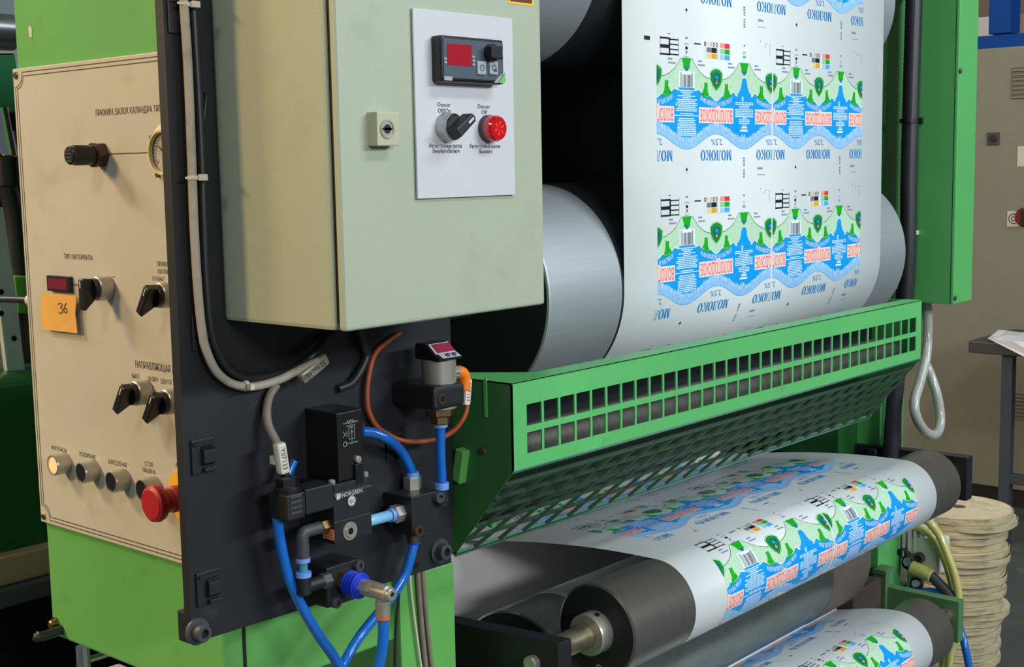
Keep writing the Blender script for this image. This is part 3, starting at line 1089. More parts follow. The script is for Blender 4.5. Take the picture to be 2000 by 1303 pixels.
# pressure regulator
XR = at(598, 870, Y=YP).x
YG1 = at(637, 900, X=XR).y - 0.001
xf0 = at(660, 880, Y=YG1 - 0.020).x
YG0 = YG1 - 0.020
xf1 = at(709, 870, Y=YG0).x
zc1 = (at(660, 809, Y=YG0).z + at(708, 797, Y=YG0).z) / 2
zc0 = (at(660, 942, Y=YG0).z + at(708, 931, Y=YG0).z) / 2
zb0 = (at(650, 1062, Y=YG0).z + at(718, 1046, Y=YG0).z) / 2
reg = thing('pressure_regulator', 'black proportional pressure regulator with tall cover in the middle of the plate', 'pressure regulator', ((xf0 + xf1) / 2, YP, zb0))
b = MB().prism([(XR, YP), (XR, YG1), (xf0, YG0), (xf1, YG0), (xf1 + 0.004, YG1), (xf1 + 0.004, YP)], 'Z', zc0, zc1, 0.001)
cv = b.build('cover', BLACK, reg)
zm = zc0 - 0.002
b = MB().box(at(650, 1000, Y=YG0).x, xf1 + 0.007, YG0 - 0.003, YP - 0.004, zm - 0.008, zm + 0.001, 0.0008)
b.box(at(650, 1000, Y=YG0).x, xf1 + 0.006, YG0 - 0.002, YP, zb0, zm - 0.010, 0.0012)
zq = at(684, 1010, Y=YG0).z
b.box(at(650, 1000, Y=YG0).x - 0.0008, xf1 + 0.0068, YG0 - 0.0026, YP, zb0, zq, 0.0012)
b.build('valve_body', BLACKM, reg)
b = MB().box(at(650, 1000, Y=YG0).x - 0.001, xf1 + 0.0075, YG0 - 0.0032, YP - 0.004, zm - 0.0105, zm - 0.0078)
b.build('gasket', DGREY, reg)
# printed cover label
YY = YG0 - 0.0004


def glab(s, xl, xr, y, hp, Y, m=PRESTXT, par=reg, name='lettering', pp=None):
    a, c = at(xl, y, Y=Y), at(xr, y, Y=Y)
    h = hp * 1.42 / 2609
    b = MB().text(s, lambda u, v: (a.x + u, Y, a.z - h / 2 + v), c.x - a.x, h)
    return b.build(name, m, par)


glab('NORGREN', 668, 708, 968, 8, YG0 - 0.0034, WHITE)
b = MB()
for y, xa_, xb_ in ((823, 678, 692), (828, 671, 699), (833, 677, 693)):
    a, c = at(xa_, y, Y=YY), at(xb_, y, Y=YY)
    x = a.x
    k = 0
    while x < c.x:
        b.box(x, x + 0.0012, YY, YY + 0.0003, a.z - 0.0007, a.z + 0.0007)
        x += 0.0018 if k % 4 else 0.0026
        k += 1
b.build('printed_lines', PRESTXT, reg)
glab('NORGREN', 677, 699, 867, 3, YY)
b = MB()
p = at(674, 868, Y=YY)
b.lathe(p, D, [(0.0028, 0), (0.0020, 0)], 16)
p = at(687, 846, Y=YY)


def bar2(b, p, x0, z0, x1, z1, w=0.0003):
    d = Vector((x1 - x0, 0, z1 - z0))
    n = Vector((-d.z, 0, d.x)).normalized() * w
    a, c = p + Vector((x0, 0, z0)), p + Vector((x1, 0, z1))
    b.add([a + n, c + n, c - n, a - n], [(0, 1, 2, 3)])


for s in ((-.004, -.006, .004, -.006), (.004, -.006, .004, .006), (.004, .006, -.004, .006), (-.004, .006, -.004, -.006), (0, -.012, 0, .012),
          (-.012, -.003, -.006, .003), (-.012, .003, -.006, -.003), (-.006, 0, -.004, 0), (0, .004, -.002, .0), (0, .004, .002, .0)):
    bar2(b, p, *s)
b.build('printed_symbol', PRESTXT, reg)
b = MB()
p = at(661, 970, Y=YG0 - 0.0036)
b.lathe(p, D, [(0.0038, 0), (0.0, 0)], 24)
b.lathe(p, D, [(0.0032, 0.0002), (0.0025, 0.0002)], 24, m=1)
bar2(b, p + D * 0.0003, -.0022, -.0022, .0022, .0022, 0.0006)
b.build('maker_emblem', [WHITE, INK], reg)
a, c = at(655, 978, Y=YG0), at(709, 946, Y=YG0)
b = MB()
p = Vector((a.x, YG0 - 0.0032, a.z + 0.002))
w, h = c.x - a.x, 0.0125
for s in ((0, 0, w, 0), (w, 0, w, h), (w, h, 0, h), (0, h, 0, 0)):
    bar2(b, p, *s, w=0.0002)
b.build('label_border', DGREY, reg)
p = at(687, 978.5, Y=YG0 - 0.0034)
b = MB().lathe(p, D, [(0.0056, 0), (0, 0)], 28)
b.lathe(p, D, [(0.0050, 0.0002), (0.0046, 0.0002)], 28, m=1)
q = MB().text('QC', lambda u, v: (p.x - 0.003 + u, p.y - 0.0003, p.z - 0.002 + v), 0.006, 0.004)
b.add(q.v, q.f, 1)
b.build('inspection_sticker', [WHITE, INK], reg)
p = at(683, 1037, Y=YG0 - 0.0026)
b = MB().lathe(p, D, [(0.0098, 0), (0.0098, 0.001), (0.0072, 0.001), (0.0072, 0.0004), (0.0066, 0.0018), (0.0036, 0.0018)], 32)
b.lathe(p, D, [(0.0036, 0.001), (0, 0.001)], 6, m=1, smooth=False)
b.build('plugged_port', [NICKEL, BLACK], reg)
xs = at(650, 1000, Y=YG0).x - 0.001
a, c = at(631, 1030, X=xs), at(644, 1054, X=xs)
b = MB().box(xs - 0.0003, xs, a.y - 0.017, a.y, c.z, a.z)
for i in range(5):
    b.box(xs - 0.0005, xs - 0.0002, a.y - 0.015, a.y - 0.002, c.z + 0.002 + i * 0.003, c.z + 0.0032 + i * 0.003, m=1)
b.build('orange_sticker', [STICKO, mat('sticker_red', (186, 84, 48), 0.5)], reg)
p = at(697, 897, Y=YG0)
b = MB().box(p.x - 0.0055, p.x + 0.0055, YG0 - 0.004, YG0 + 0.001, zm - 0.004, p.z - 0.004, 0.0008)
cl = b.build('clip', BLACK, reg)
MB().cyl((p.x, YG0 + 0.001, p.z), (p.x, YG0 - 0.004, p.z), 0.004, bev=0.001).build('screw', NICKEL, cl)
for px, py in ((648, 941), (713, 927)):
    p = at(px, py, Y=YG0 + 0.002)
    MB().cyl((p.x, p.y, zm), (p.x, p.y, zm + 0.006), 0.0036, bev=0.001).build('screw', NICKEL, reg)
# plug connector on the left of the valve
xb = at(650, 1000, Y=YG0).x
YQ = YG0 + 0.016
a, c = at(561, 969, Y=YG0 - 0.004), at(597, 1010, Y=YG0 - 0.004)
b = MB().box(a.x, c.x - 0.001, YG0 - 0.004, YG0 + 0.026, c.z, a.z, 0.0015)
plg = b.build('plug_connector', BLACKM, reg)
b = MB().box(c.x - 0.001, c.x + 0.003, YG0 - 0.001, YG0 + 0.024, c.z + 0.002, a.z - 0.001, 0.001)
b.box(c.x + 0.003, xb + 0.001, YG0 - 0.002, YG0 + 0.026, c.z + 0.001, a.z + 0.001, 0.0015)
b.build('plug_socket', BLACKM, plg)
gx = at(562, 950, Y=YQ - 0.004)
b = MB().cyl((gx.x, YQ - 0.004, a.z - 0.003), (gx.x, YQ - 0.004, at(562, 946, Y=YQ).z), 0.0145, bev=0.002)
b.hexa((gx.x, YQ - 0.004, at(562, 948, Y=YQ).z), (gx.x, YQ - 0.004, at(562, 930, Y=YQ).z), 0.0120)
b.build('cable_gland', BLACK, plg)
b = MB()
for i in range(4):
    b.box(a.x + 0.004, a.x + 0.018, YG0 - 0.0045, YG0 - 0.0038, c.z + 0.006 + i * 0.0055, c.z + 0.0085 + i * 0.0055)
b.build('moulded_marks', DGREY, plg)

# elbow fittings between regulator and lower block
ef = thing('elbow_fitting', 'pair of dark push-in elbows joined by a short teal tube left of the regulator', 'fitting', tuple(at(590, 1150, Y=YP - 0.03)))
YE = YG0 + 0.010
A = at(590, 1046, Y=YE)
A.y = YE
x1 = xb
b = MB().tube([(x1 - 0.008, YE, A.z + 0.003), (A.x + 0.006, YE, A.z + 0.003), (A.x + 0.001, YE, A.z + 0.001), (A.x, YE, A.z - 0.004), (A.x, YE, A.z - 0.012)], 0.0066, n=20, k=5)
b.cyl((A.x, YE, A.z - 0.010), (A.x, YE, A.z - 0.024), 0.0070, bev=0.001)
b.build('upper_elbow', DGREY, ef)
MB().hexa((x1 - 0.010, YE, A.z + 0.003), (x1 + 0.001, YE, A.z + 0.003), 0.0080).build('hex_nut', BRASS, ef)
MB().cyl((A.x, YE, A.z - 0.0235), (A.x, YE, A.z - 0.028), 0.0074).build('collet_ring', RINGB, ef)
zlo = at(590, 1118, Y=YE).z
MB().cyl((A.x, YE, A.z - 0.027), (A.x, YE, zlo - 0.002), 0.0045).build('short_tube', HOSET, ef)
MB().cyl((A.x, YE, zlo), (A.x, YE, zlo - 0.005), 0.0080).build('collet_ring', RINGB, ef)
zz = at(600, 1145, Y=YE).z
b = MB().cyl((A.x, YE, zlo - 0.004), (A.x, YE, zz - 0.008), 0.0076, bev=0.0015)
b.cyl((A.x, YE, zz), (xl0 - 0.008, YE, zz), 0.0070)
b.build('lower_elbow', BLACKM, ef)
MB().hexa((xl0 - 0.010, YE, zz), (xl0 + 0.001, YE, zz), 0.0082).build('hex_nut', DGREY, ef)

# ------------------------------------------------------------------ blue hoses


def hose(name, pl, r, m, label, cat='hose'):
    return tag(MB().tube(pl, r, n=16).build(name, m), label, cat)


YH = YR0 + 0.030
hose('blue_hose', pts([(706, 843), (730, 846), (757, 858), (783, 882), (800, 912)], [YP - 0.02, YP - 0.022, YP - 0.026, YH, YH]) + [pt + Vector((0, 0, 0.012))], 0.0058, HOSE,
     'blue air hose arching from behind the regulator cover to the right block')
hose('blue_hose', [Vector((cx.x, YS, z3)), Vector((cx.x - 0.0008, YS, (z3 + zr1) / 2)), Vector((cx.x, YS, at(857, 946, Y=YS).z))], 0.0056, HOSE,
     'straight vertical blue air hose under the pressure sensor')
hose('blue_hose', pts([(541, 1008), (546, 1050), (555, 1095), (568, 1140), (592, 1190), (622, 1240), (650, 1280), (676, 1325)], [YP - 0.030, YP - 0.030, YP - 0.03, YP - 0.032, YP - 0.034, YP - 0.036, YP - 0.036, YP - 0.036]), 0.0056, HOSE,
     'long blue air hose descending from the valve plug past the left elbows')
hose('blue_hose', [pb - Vector((0, 0, 0.012))] + pts([(803, 1085), (790, 1125), (765, 1165), (735, 1203), (705, 1240), (680, 1280), (655, 1330)], [pb.y, pb.y + 0.002, pb.y + 0.005, pb.y + 0.008, pb.y + 0.01, YP - 0.03, YP - 0.03]), 0.0056, HOSE,
     'blue air hose bending down from under the right block')
e = q2 + DN * 0.027
hose('blue_hose', [e, e + DN * 0.02 + Vector((-0.0005, 0, 0)), e + DN * 0.045 + Vector((-0.004, 0.002, 0)), e + DN * 0.068 + Vector((-0.013, 0.004, 0)), e + DN * 0.085 + Vector((-0.03, 0.006, 0))], 0.0058, HOSE,
     'blue air hose hanging from the quick coupling elbow with orange ring')
hose('pale_hose', [Vector((xf1 + 0.004, pl_.y, pl_.z + 0.001)), pl_ - Vector((0.014, 0, 0))], 0.0062, HOSEL,
     'short pale blue tube between the regulator and right block')
hose('blue_hose', pts([(563, 928), (568, 915), (575, 900)], YP - 0.02), 0.0042, HOSE, 'short glossy blue tube just right of the white marker tag')

# cables hanging behind the plate in front of the green leg
YW = YF - 0.016
for (x0, y0, x1, y1, r, m, lb) in ((813, 1118, 834, 1330, 0.0034, CABLED, 'grey wire hanging in front of the green leg, second from the right'),
                                   (822, 1112, 846, 1330, 0.0030, CABLED, 'rightmost grey wire hanging in front of the green leg'),
                                   (798, 1125, 826, 1330, 0.0016, TIE, 'thin pale wire hanging in front of the green leg'),
                                   (775, 1130, 771, 1330, 0.0020, CABLEB, 'thin black wire hanging below the plate near the blue hoses')):
    pl3 = pts([(x0, y0 - 60), (x0 + 4, y0 + 20), ((x0 + x1) / 2, (y0 + y1) / 2), (x1, y1)], YW)
    tag(MB().tube(pl3, r, n=8).build('hanging_wire', m), lb, 'wire', 'wires hanging below the black plate')

# ------------------------------------------------------------------ drums, web path
XWL, XWR = 1.499, 2.291
YW0 = 1.10
RD = 0.15
ZD = 1.325
P_REP = 0.229
zs0 = at(1395.7, 135.7, Y=YW0).z          # top of a printed shield on the upright run
R1C, R1R = (1.046, 0.8865), 0.0635
R2C, R2R = (1.227, 0.748), 0.1145
R3C = (1.047, 0.597)


def bez(p0, p1, p2, p3, n=40):
    out = []
    for i in range(n + 1):
        t = i / n
        out.append(tuple((1 - t) ** 3 * a + 3 * t * (1 - t) ** 2 * b + 3 * t * t * (1 - t) * c + t ** 3 * d for a, b, c, d in zip(p0, p1, p2, p3)))
    return out


def arc(c, r, a0, a1, n):
    return [(c[0] + r * math.cos(math.radians(a0 + (a1 - a0) * i / n)), c[1] + r * math.sin(math.radians(a0 + (a1 - a0) * i / n))) for i in range(n + 1)]


path = [(YW0, 2.05), (YW0, 1.6)]
path += arc((YW0 + RD, ZD), RD + 0.0004, 180, 240, 40)
A_ = path[-1]
E_ = (1.425, 0.9125)
path += bez(A_, (A_[0] + 0.20 * 0.866, A_[1] - 0.20 * 0.5), (E_[0] + 0.085, E_[1] + 0.0), E_, 60)[1:]
T_ = (R1C[0], R1C[1] + R1R + 0.0005)
path += bez(E_, (E_[0] - 0.11, E_[1] + 0.018), (T_[0] + 0.15, T_[1] + 0.001), T_, 40)[1:]
iT = len(path) - 1
ang = math.degrees(math.atan2(R2C[1] - R1C[1], R2C[0] - R1C[0])) + 360
dcc = math.hypot(R2C[0] - R1C[0], R2C[1] - R1C[1])
alf = math.degrees(math.acos((R1R + R2R + 0.001) / dcc))
path += arc(R1C, R1R + 0.0005, 90, ang - alf, 70)[1:]
path += arc(R2C, R2R + 0.0005, ang - alf - 180, -90, 60)
q0 = path[-1]
q1 = (R3C[0], R3C[1] + R1R + 0.0005)
path += bez(q0, (q0[0] - 0.07, q0[1]), (q1[0] + 0.07, q1[1]), q1, 24)[1:]
iT3 = len(path) - 1
path += arc(R3C, R1R + 0.0005, 90, 315, 60)[1:]
path.append((path[-1][0] + 0.2, path[-1][1] + 0.2))
PA = np.array(path)
SEG = np.hypot(np.diff(PA[:, 0]), np.diff(PA[:, 1]))
SA = np.concatenate([[0], np.cumsum(SEG)])
TAN = np.gradient(PA, SA, axis=0)
TAN /= np.linalg.norm(TAN, axis=1)[:, None]
s_hidden = SA[2 + 41 + 20]


def webpt(x, s, off):
    y = np.interp(s, SA, PA[:, 0])
    z = np.interp(s, SA, PA[:, 1])
    ty = np.interp(s, SA, TAN[:, 0])
    tz = np.interp(s, SA, TAN[:, 1])
    L = math.hypot(ty, tz)
    return Vector((x, y + tz / L * off, z - ty / L * off))


# ------------------------------------------------------------------ printed design (x across, s along the web, metres)
INKS = [PAPER,
        mat('print_blue', (0, 156, 240), 0.35), mat('print_green', (18, 172, 28), 0.35), mat('print_dark_green', (0, 112, 60), 0.35),
        mat_cells('print_lace', (186, 222, 186), (222, 240, 222), (110, 184, 128), 170, 5.5),
        mat_cells('print_foam', (150, 200, 244), (110, 176, 240), (190, 222, 250), 120, 4.0),
        mat('print_white', (236, 244, 250), 0.35), mat('print_pink', (250, 212, 204), 0.35), mat('print_lettering_blue', (0, 124, 196), 0.35),
        mat('print_black', (26, 28, 34), 0.4), mat('print_orange', (238, 164, 26), 0.35), mat('print_red', (222, 60, 56), 0.35),
        mat('print_grey', (120, 124, 132), 0.4), mat('print_pale_blue', (170, 212, 246), 0.35), mat('print_sky', (80, 170, 240), 0.35),
        mat('print_teal', (0, 120, 150), 0.35), mat('print_pale_green', (150, 214, 150), 0.35), mat('print_pale_orange', (246, 210, 150), 0.35), mat('print_pale_red', (240, 160, 150), 0.35), mat('print_salmon', (236, 96, 88), 0.35)]
(I_P, I_B, I_G, I_DG, I_L, I_F, I_W, I_PK, I_TB, I_K, I_O, I_R, I_GR, I_PB, I_SK, I_T, I_PG, I_PO, I_PR, I_SA) = range(len(INKS))

cell = []     # (layer, ink, points, faces)


def poly(layer, ink, outline, holes=()):
    loops = [[Vector((p[0], p[1], 0)) for p in outline]] + [[Vector((p[0], p[1], 0)) for p in h] for h in holes]
    tris = tessellate_polygon(loops)
    allp = [(v.x, v.y) for l in loops for v in l]
    cell.append((layer, ink, allp, [tuple(t) for t in tris]))


def rect(layer, ink, x0, x1, s0, s1):
    cell.append((layer, ink, [(x0, s0), (x1, s0), (x1, s1), (x0, s1)], [(0, 1, 2, 3)]))


def strip(layer, ink, xs, f0, f1):
    p, f = [], []
    for x in xs:
        p += [(x, f0(x)), (x, f1(x))]
    for i in range(len(xs) - 1):
        f.append((2 * i, 2 * i + 2, 2 * i + 3, 2 * i + 1))
    cell.append((layer, ink, p, f))


def disc(layer, ink, x, s, rx, ry=None, n=14):
    ry = ry or rx
    poly(layer, ink, [(x + rx * math.cos(2 * PI * i / n), s + ry * math.sin(2 * PI * i / n)) for i in range(n)])


def ptext(layer, ink, txt, xc, s0, w, h, shear=0.0, arcf=None):
    """letters upside down on the web: top of the letters towards larger s"""
    vs, fs, W = text_mesh(txt)
    P = []
    for u, v in vs:
        uu, vv = u / W * w - w / 2, v / 0.70 * h
        x = xc - uu - vv * shear
        s = s0 + vv + (arcf(x - xc) if arcf else 0)
        P.append((x, s))
    cell.append((layer, ink, P, fs))


B_W = 0.3185
CTR = [-0.004 + i * 0.1595 for i in range(3)]
PKA, PKB = CTR[0] + 0.0797, CTR[1] + 0.0797
XS = [i * B_W / 320 for i in range(321)]


def dpk(x):
    return min(abs(x - PKA), abs(x - PKB))


def isA(x):
    return abs(x - PKA) < abs(x - PKB)


def ftop(x):
    return float(np.interp(dpk(x), [0, 0.0155, 0.022, 0.030, 0.042, 0.056, 0.064, 0.0797], [-0.013, -0.013, -0.006, 0.0015, 0.0085, 0.013, 0.014, 0.010]))


def fbot(x):
    d = dpk(x)
    w = 0.0050 * abs(math.sin((0.0797 - d) / 0.0158 * PI / 2 + PI / 2))
    if isA(x):
        b = np.interp(d, [0, 0.022, 0.030, 0.045, 0.062, 0.0797], [0.0285, 0.0285, 0.030, 0.0335, 0.038, 0.0415])
    else:
        b = np.interp(d, [0, 0.0012, 0.0055, 0.0075, 0.009, 0.012, 0.017, 0.024, 0.030, 0.036, 0.050, 0.064, 0.0797], [0.008, 0.009, 0.0100, 0.0140, 0.0210, 0.0270, 0.0320, 0.0335, 0.0312, 0.0320, 0.0345, 0.038, 0.0415])
    return float(b) + (w if d > 0.02 else 0)


def fw2(x):
    return 0.107 + 0.0112 * math.cos(2 * PI * (x - PKA) / 0.1595)


def fw1(x):
    return fw2(x) - 0.0150


strip(1, I_B, XS, fbot, fw1)
strip(2, I_F, XS, fw1, fw2)
strip(3, I_W, XS, lambda x: fbot(x) - 0.0006, lambda x: fbot(x) + 0.0007)
strip(3, I_SK, XS, lambda x: fw2(x) - 0.0010, fw2)
strip(1, I_L, XS, ftop, fbot)
strip(3, I_DG, XS, ftop, lambda x: ftop(x) + (0.0010 if 0.014 < dpk(x) < 0.066 else 0.0))
strip(2, I_G, [x for x in XS], lambda x: fbot(x), lambda x: fbot(x) + (0.0022 if 0.03 < dpk(x) < 0.062 else 0.0))
x = 0.004
k = 0
rn = random.Random(3)
while x < B_W:
    disc(4, I_PB if k % 3 else I_F, x, fw1(x) + 0.0012, 0.0052 if k % 3 == 0 else 0.0038)
    x += 0.0078
    k += 1
for c in CTR:
    for d in (-0.0285, 0.0285):
        sg = 1 if d > 0 else -1
        poly(3, I_G, [(c + d + sg * a, s) for a, s in ((-.004, .0195), (0, .021), (.004, .0195), (.0045, .028), (.009, .034), (.013, .0385), (.004, .0405), (-.006, .043), (-.014, .0460), (-.010, .040), (-.0055, .034))])
    for (k, ink, ly) in ((1.16, I_PG, 4), (1.0, I_DG, 5), (0.86, I_G, 6), (0.74, I_DG, 7)):
        w, h = 0.0155 * k, 0.0155 * k
        o = [(c - w, -h * 0.62), (c - w * 0.55, -h * 0.90), (c, -h), (c + w * 0.55, -h * 0.90), (c + w, -h * 0.62), (c + w * 0.96, h * 0.05), (c + w * 0.62, h * 0.55), (c, h), (c - w * 0.62, h * 0.55), (c - w * 0.96, h * 0.05)]
        poly(ly, ink, [(a, s + 0.0152) for a, s in o])
    disc(8, I_T, c - 0.002, 0.0105, 0.0058, 0.004, 10)
    disc(8, I_T, c + 0.003, 0.014, 0.004, 0.004, 8)
    disc(9, I_SK, c + 0.001, 0.0115, 0.0022, 0.0022, 8)
    poly(9, I_PR, [(c - 0.003, 0.019), (c, 0.0160), (c + 0.0035, 0.019), (c, 0.0225)])
    disc(9, I_R, c + 0.001, 0.0175, 0.0014, 0.0014, 6)
    # wordmark
    rect(3, I_W, c - 0.0475, c + 0.0475, 0.0565, 0.0795)
    rect(4, I_PK, c - 0.0462, c + 0.0462, 0.0575, 0.0785)
    ptext(5, I_SA, 'ВОЛОГОДСКОЕ', c, 0.0595, 0.089, 0.0170)
    disc(4, I_PK, c + 0.005, 0.0560, 0.006, 0.0025, 10)
    af = (lambda dx: 0.0085 - 0.0092 * (dx / 0.043) ** 2 * 1.0)
    ptext(3, I_W, 'КУЛЬТУРА И ТРАДИЦИИ КРАЯ', c, 0.0395, 0.086, 0.0068, arcf=af)
    ptext(3, I_TB, '2,5%', c, 0.1030, 0.030, 0.0090, shear=-0.25)
# big lettering, bold serif, upside down
GLY = {
    'М': (1.02, [[(0, 0), (.30, 0), (.30, .05), (.19, .05), (.19, .95), (.09, .95), (.09, .05), (0, .05)], [(0, .95), (.30, .95), (.30, 1), (0, 1)],
                 [(.09, 1), (.30, 1), (.54, .28), (.46, .0), (.42, .0)], [(.46, 0), (.54, .28), (.72, 1), (.80, 1), (.52, 0)],
                 [(.72, .05), (.94, .05), (.94, .95), (.72, .95)], [(.64, 0), (1.02, 0), (1.02, .05), (.64, .05)], [(.68, .95), (1.02, .95), (1.02, 1), (.68, 1)]]),
    'Л': (.92, [[(.60, .05), (.82, .05), (.82, .95), (.60, .95)], [(.52, 0), (.92, 0), (.92, .05), (.52, .05)], [(.2, .95), (.92, .95), (.92, 1), (.2, 1)],
                [(.30, .95), (.38, .95), (.34, .30), (.26, .06), (.12, -.01), (.02, .04), (.02, .16), (.12, .18), (.16, .10), (.24, .30)]]),
    'К': (.98, [[(.08, .05), (.30, .05), (.30, .95), (.08, .95)], [(0, 0), (.38, 0), (.38, .05), (0, .05)], [(0, .95), (.38, .95), (.38, 1), (0, 1)],
                [(.30, .46), (.40, .50), (.62, .80), (.66, .96), (.84, 1.0), (.92, .92), (.88, .80), (.78, .82), (.68, .70), (.48, .48), (.30, .40)],
                [(.40, .52), (.52, .56), (.88, .05), (.66, .05)], [(.60, 0), (.98, 0), (.98, .05), (.60, .05)]]),
}


def big(c):
    word = 'МОЛОКО'
    adv = {'О': .90}
    tot = sum(adv[ch] if ch == 'О' else GLY[ch][0] for ch in word) + 0.06 * 5
    W, H, s0 = 0.0860, 0.0152, 0.1195
    k = W / tot
    u = 0

    def mp(p, u0):
        return (c + W / 2 - (u0 + p[0]) * k, s0 + p[1] * H)
    for ch in word:
        if ch == 'О':
            n = 28
            out = [mp((.45 + .45 * math.cos(2 * PI * i / n), .5 + .52 * math.sin(2 * PI * i / n)), u) for i in range(n)]
            inn = [mp((.45 + .19 * math.cos(2 * PI * i / n), .5 + .45 * math.sin(2 * PI * i / n)), u) for i in range(n)]
            p, f = out + inn, [(i, (i + 1) % n, n + (i + 1) % n, n + i) for i in range(n)]
            cell.append((3, I_TB, p, f))
            u += .90 + .06
        else:
            for o in GLY[ch][1]:
                poly(3, I_TB, [mp(q, u) for q in o])
            u += GLY[ch][0] + .06


for c in CTR:
    big(c)
# peaks
for pk in (PKA, PKB):
    poly(3, I_G, [(pk - 0.0125, -0.0133), (pk + 0.0125, -0.0133), (pk + 0.0085, -0.004), (pk + 0.0085, 0.0), (pk - 0.0085, 0.0), (pk - 0.0085, -0.004)])
    poly(3, I_T, [(pk - 0.0085, 0.0), (pk + 0.0085, 0.0), (pk + 0.004, 0.0035), (pk, 0.0065), (pk - 0.004, 0.0035)])
# barcode and small print
rect(5, I_W, PKA - 0.0205, PKA + 0.0205, 0.0058, 0.0290)
rn = random.Random(5)
x = PKA - 0.0165
while x < PKA + 0.0165:
    w = rn.choice((0.0005, 0.0005, 0.001, 0.0015))
    rect(6, I_K, x, min(x + w, PKA + 0.0165), 0.0075 + (0.003 if abs(x - PKA) < 0.012 else 0), 0.0285)
    x += w + rn.choice((0.0005, 0.0008, 0.0013))
rn = random.Random(9)


def lines(c, s0, s1, wmax, gaps=0.1):
    s = s0
    while s < s1:
        w = wmax * rn.choice((1, .98, .95, .8, .55, .35))
        x = -w
        while x < w:
            e = min(w, x + rn.uniform(0.004, 0.011))
            rect(3, I_W, c + x, c + e, s, s + 0.0013)
            x = e + 0.0009
        s += 0.00265


lines(PKA, 0.0325, 0.064, 0.0285)
lines(PKA, 0.066, 0.070, 0.031)
lines(PKA, 0.073, 0.099, 0.025)
lines(PKB, 0.0465, 0.068, 0.0265)
lines(PKB, 0.070, 0.082, 0.016)
rect(3, I_W, PKB - 0.008, PKB + 0.008, 0.0835, 0.0862)
rect(3, I_W, PKB - 0.012, PKB + 0.010, 0.0882, 0.0912)
disc(3, I_W, PKB - 0.005, 0.0415, 0.0028, 0.004, 12)
disc(4, I_B, PKB - 0.005, 0.0415, 0.0014, 0.0022, 8)
rect(3, I_T, PKB + 0.003, PKB + 0.0036, 0.039, 0.0425)
rect(3, I_T, PKB + 0.007, PKB + 0.0078, 0.040, 0.0425)
ring = [(0.0045 * math.cos(a), 0.0030 * math.sin(a)) for a in [0.6 + i * 0.25 for i in range(16)]]
for dx in (-0.004, 0.003):
    o = [(PKB + dx + p[0], 0.0985 + p[1]) for p in ring]
    i_ = [(PKB + dx + p[0] * .55, 0.0985 + p[1] * .5) for p in ring]
    cell.append((4, I_W, o + i_, [(j, j + 1, 16 + j + 1, 16 + j) for j in range(15)]))
# marks above each bag
x0, x1, s0, s1 = 0.0085, 0.0545, -0.0400, -0.0150
xm = x0 + 0.022
T = 0.0026
rect(3, I_K, x0, x0 + 0.0008, s0 - 0.001, s1 + 0.001)
rect(3, I_K, x1, x1 + 0.0008, s0 - 0.001, s1 + 0.001)
rect(3, I_K, xm, xm + 0.0035, s0, s1)
for s in (s0, s1 - T):
    rect(3, I_K, x0, xm, s, s + T)
rect(3, I_K, x0, xm, (s0 + s1) / 2 - 0.0022, (s0 + s1) / 2 + 0.0028)
for i in range(4):
    s = s0 + 0.0015 + i * (s1 - s0 - 0.004) / 3
    rect(3, I_K, xm, x1, s, s + 0.0018)
rect(3, I_K, 0.028, 0.034, -0.0455, -0.0447)
for sg, s in ((-1, -0.0335), (1, -0.0150)):
    o = [(PKA + 0.006 * math.cos(a), s + sg * (0.0022 * math.sin(a) - 0.0015)) for a in [PI * i / 10 for i in range(11)]]
    i_ = [(PKA + 0.0052 * math.cos(a), s + sg * (0.0015 * math.sin(a) - 0.0015)) for a in [PI * i / 10 for i in range(11)]]
    cell.append((3, I_K, o + i_, [(j, j + 1, 12 + j, 11 + j) for j in range(10)]))
disc(3, I_K, PKA, -0.0275, 0.0034, 0.0026, 10)
poly(3, I_K, [(PKA - 0.003, -0.0235), (PKA + 0.003, -0.0225), (PKA - 0.001, -0.0180), (PKA - 0.0022, -0.0185), (PKA, -0.0215)])
rect(3, I_GR, PKA - 0.003, PKA + 0.003, -0.0430, -0.0405)
# colour patches
c = CTR[1]
px0 = c - 0.0335
rect(3, I_K, px0 - 0.026, px0 - 0.009, -0.0360, -0.0340)
for i, ink in enumerate((I_K, I_PO, I_PR, I_DG, I_GR)):
    xx_ = px0 + 0.003 + i * 0.0078
    n = 12
    o = [(xx_ + 0.0028 * math.cos(2 * PI * j / n), -0.0362 + 0.0036 * math.sin(2 * PI * j / n)) for j in range(n)]
    i_ = [(xx_ + 0.0013 * math.cos(2 * PI * j / n), -0.0362 + 0.002 * math.sin(2 * PI * j / n)) for j in range(n)]
    cell.append((3, ink, o + i_, [(j, (j + 1) % n, n + (j + 1) % n, n + j) for j in range(n)]))
for row, (full, half) in enumerate(((I_K, I_GR), (I_O, I_PO))):
    s = -0.0315 + row * 0.0085
    for i, ink in enumerate((I_P, half, half, full, full)):
        rect(3, ink, px0 + i * 0.0069, px0 + (i + 1) * 0.0069 - (0.0004 if i < 3 else 0), s, s + 0.0073)
for row, (full, half) in enumerate(((I_R, I_PR), (I_G, I_PG), (I_SK, I_PB))):
    s = -0.0395 + row * 0.0085
    for i, ink in enumerate((I_W, half, half, full, full)):
        rect(3, ink, px0 + 0.0365 + i * 0.0069, px0 + 0.0365 + (i + 1) * 0.0069 - (0.0004 if i < 3 else 0), s, s + 0.0073)
    rect(3, full, px0 + 0.0365, px0 + 0.0372, s, s + 0.0073)
rect(3, I_GR, PKB - 0.004, PKB + 0.004, -0.0300, -0.0290)
rect(3, I_PR, PKB - 0.004, PKB + 0.004, -0.0270, -0.0260)
rect(3, I_SK, PKB - 0.004, PKB + 0.004, -0.0240, -0.0205)
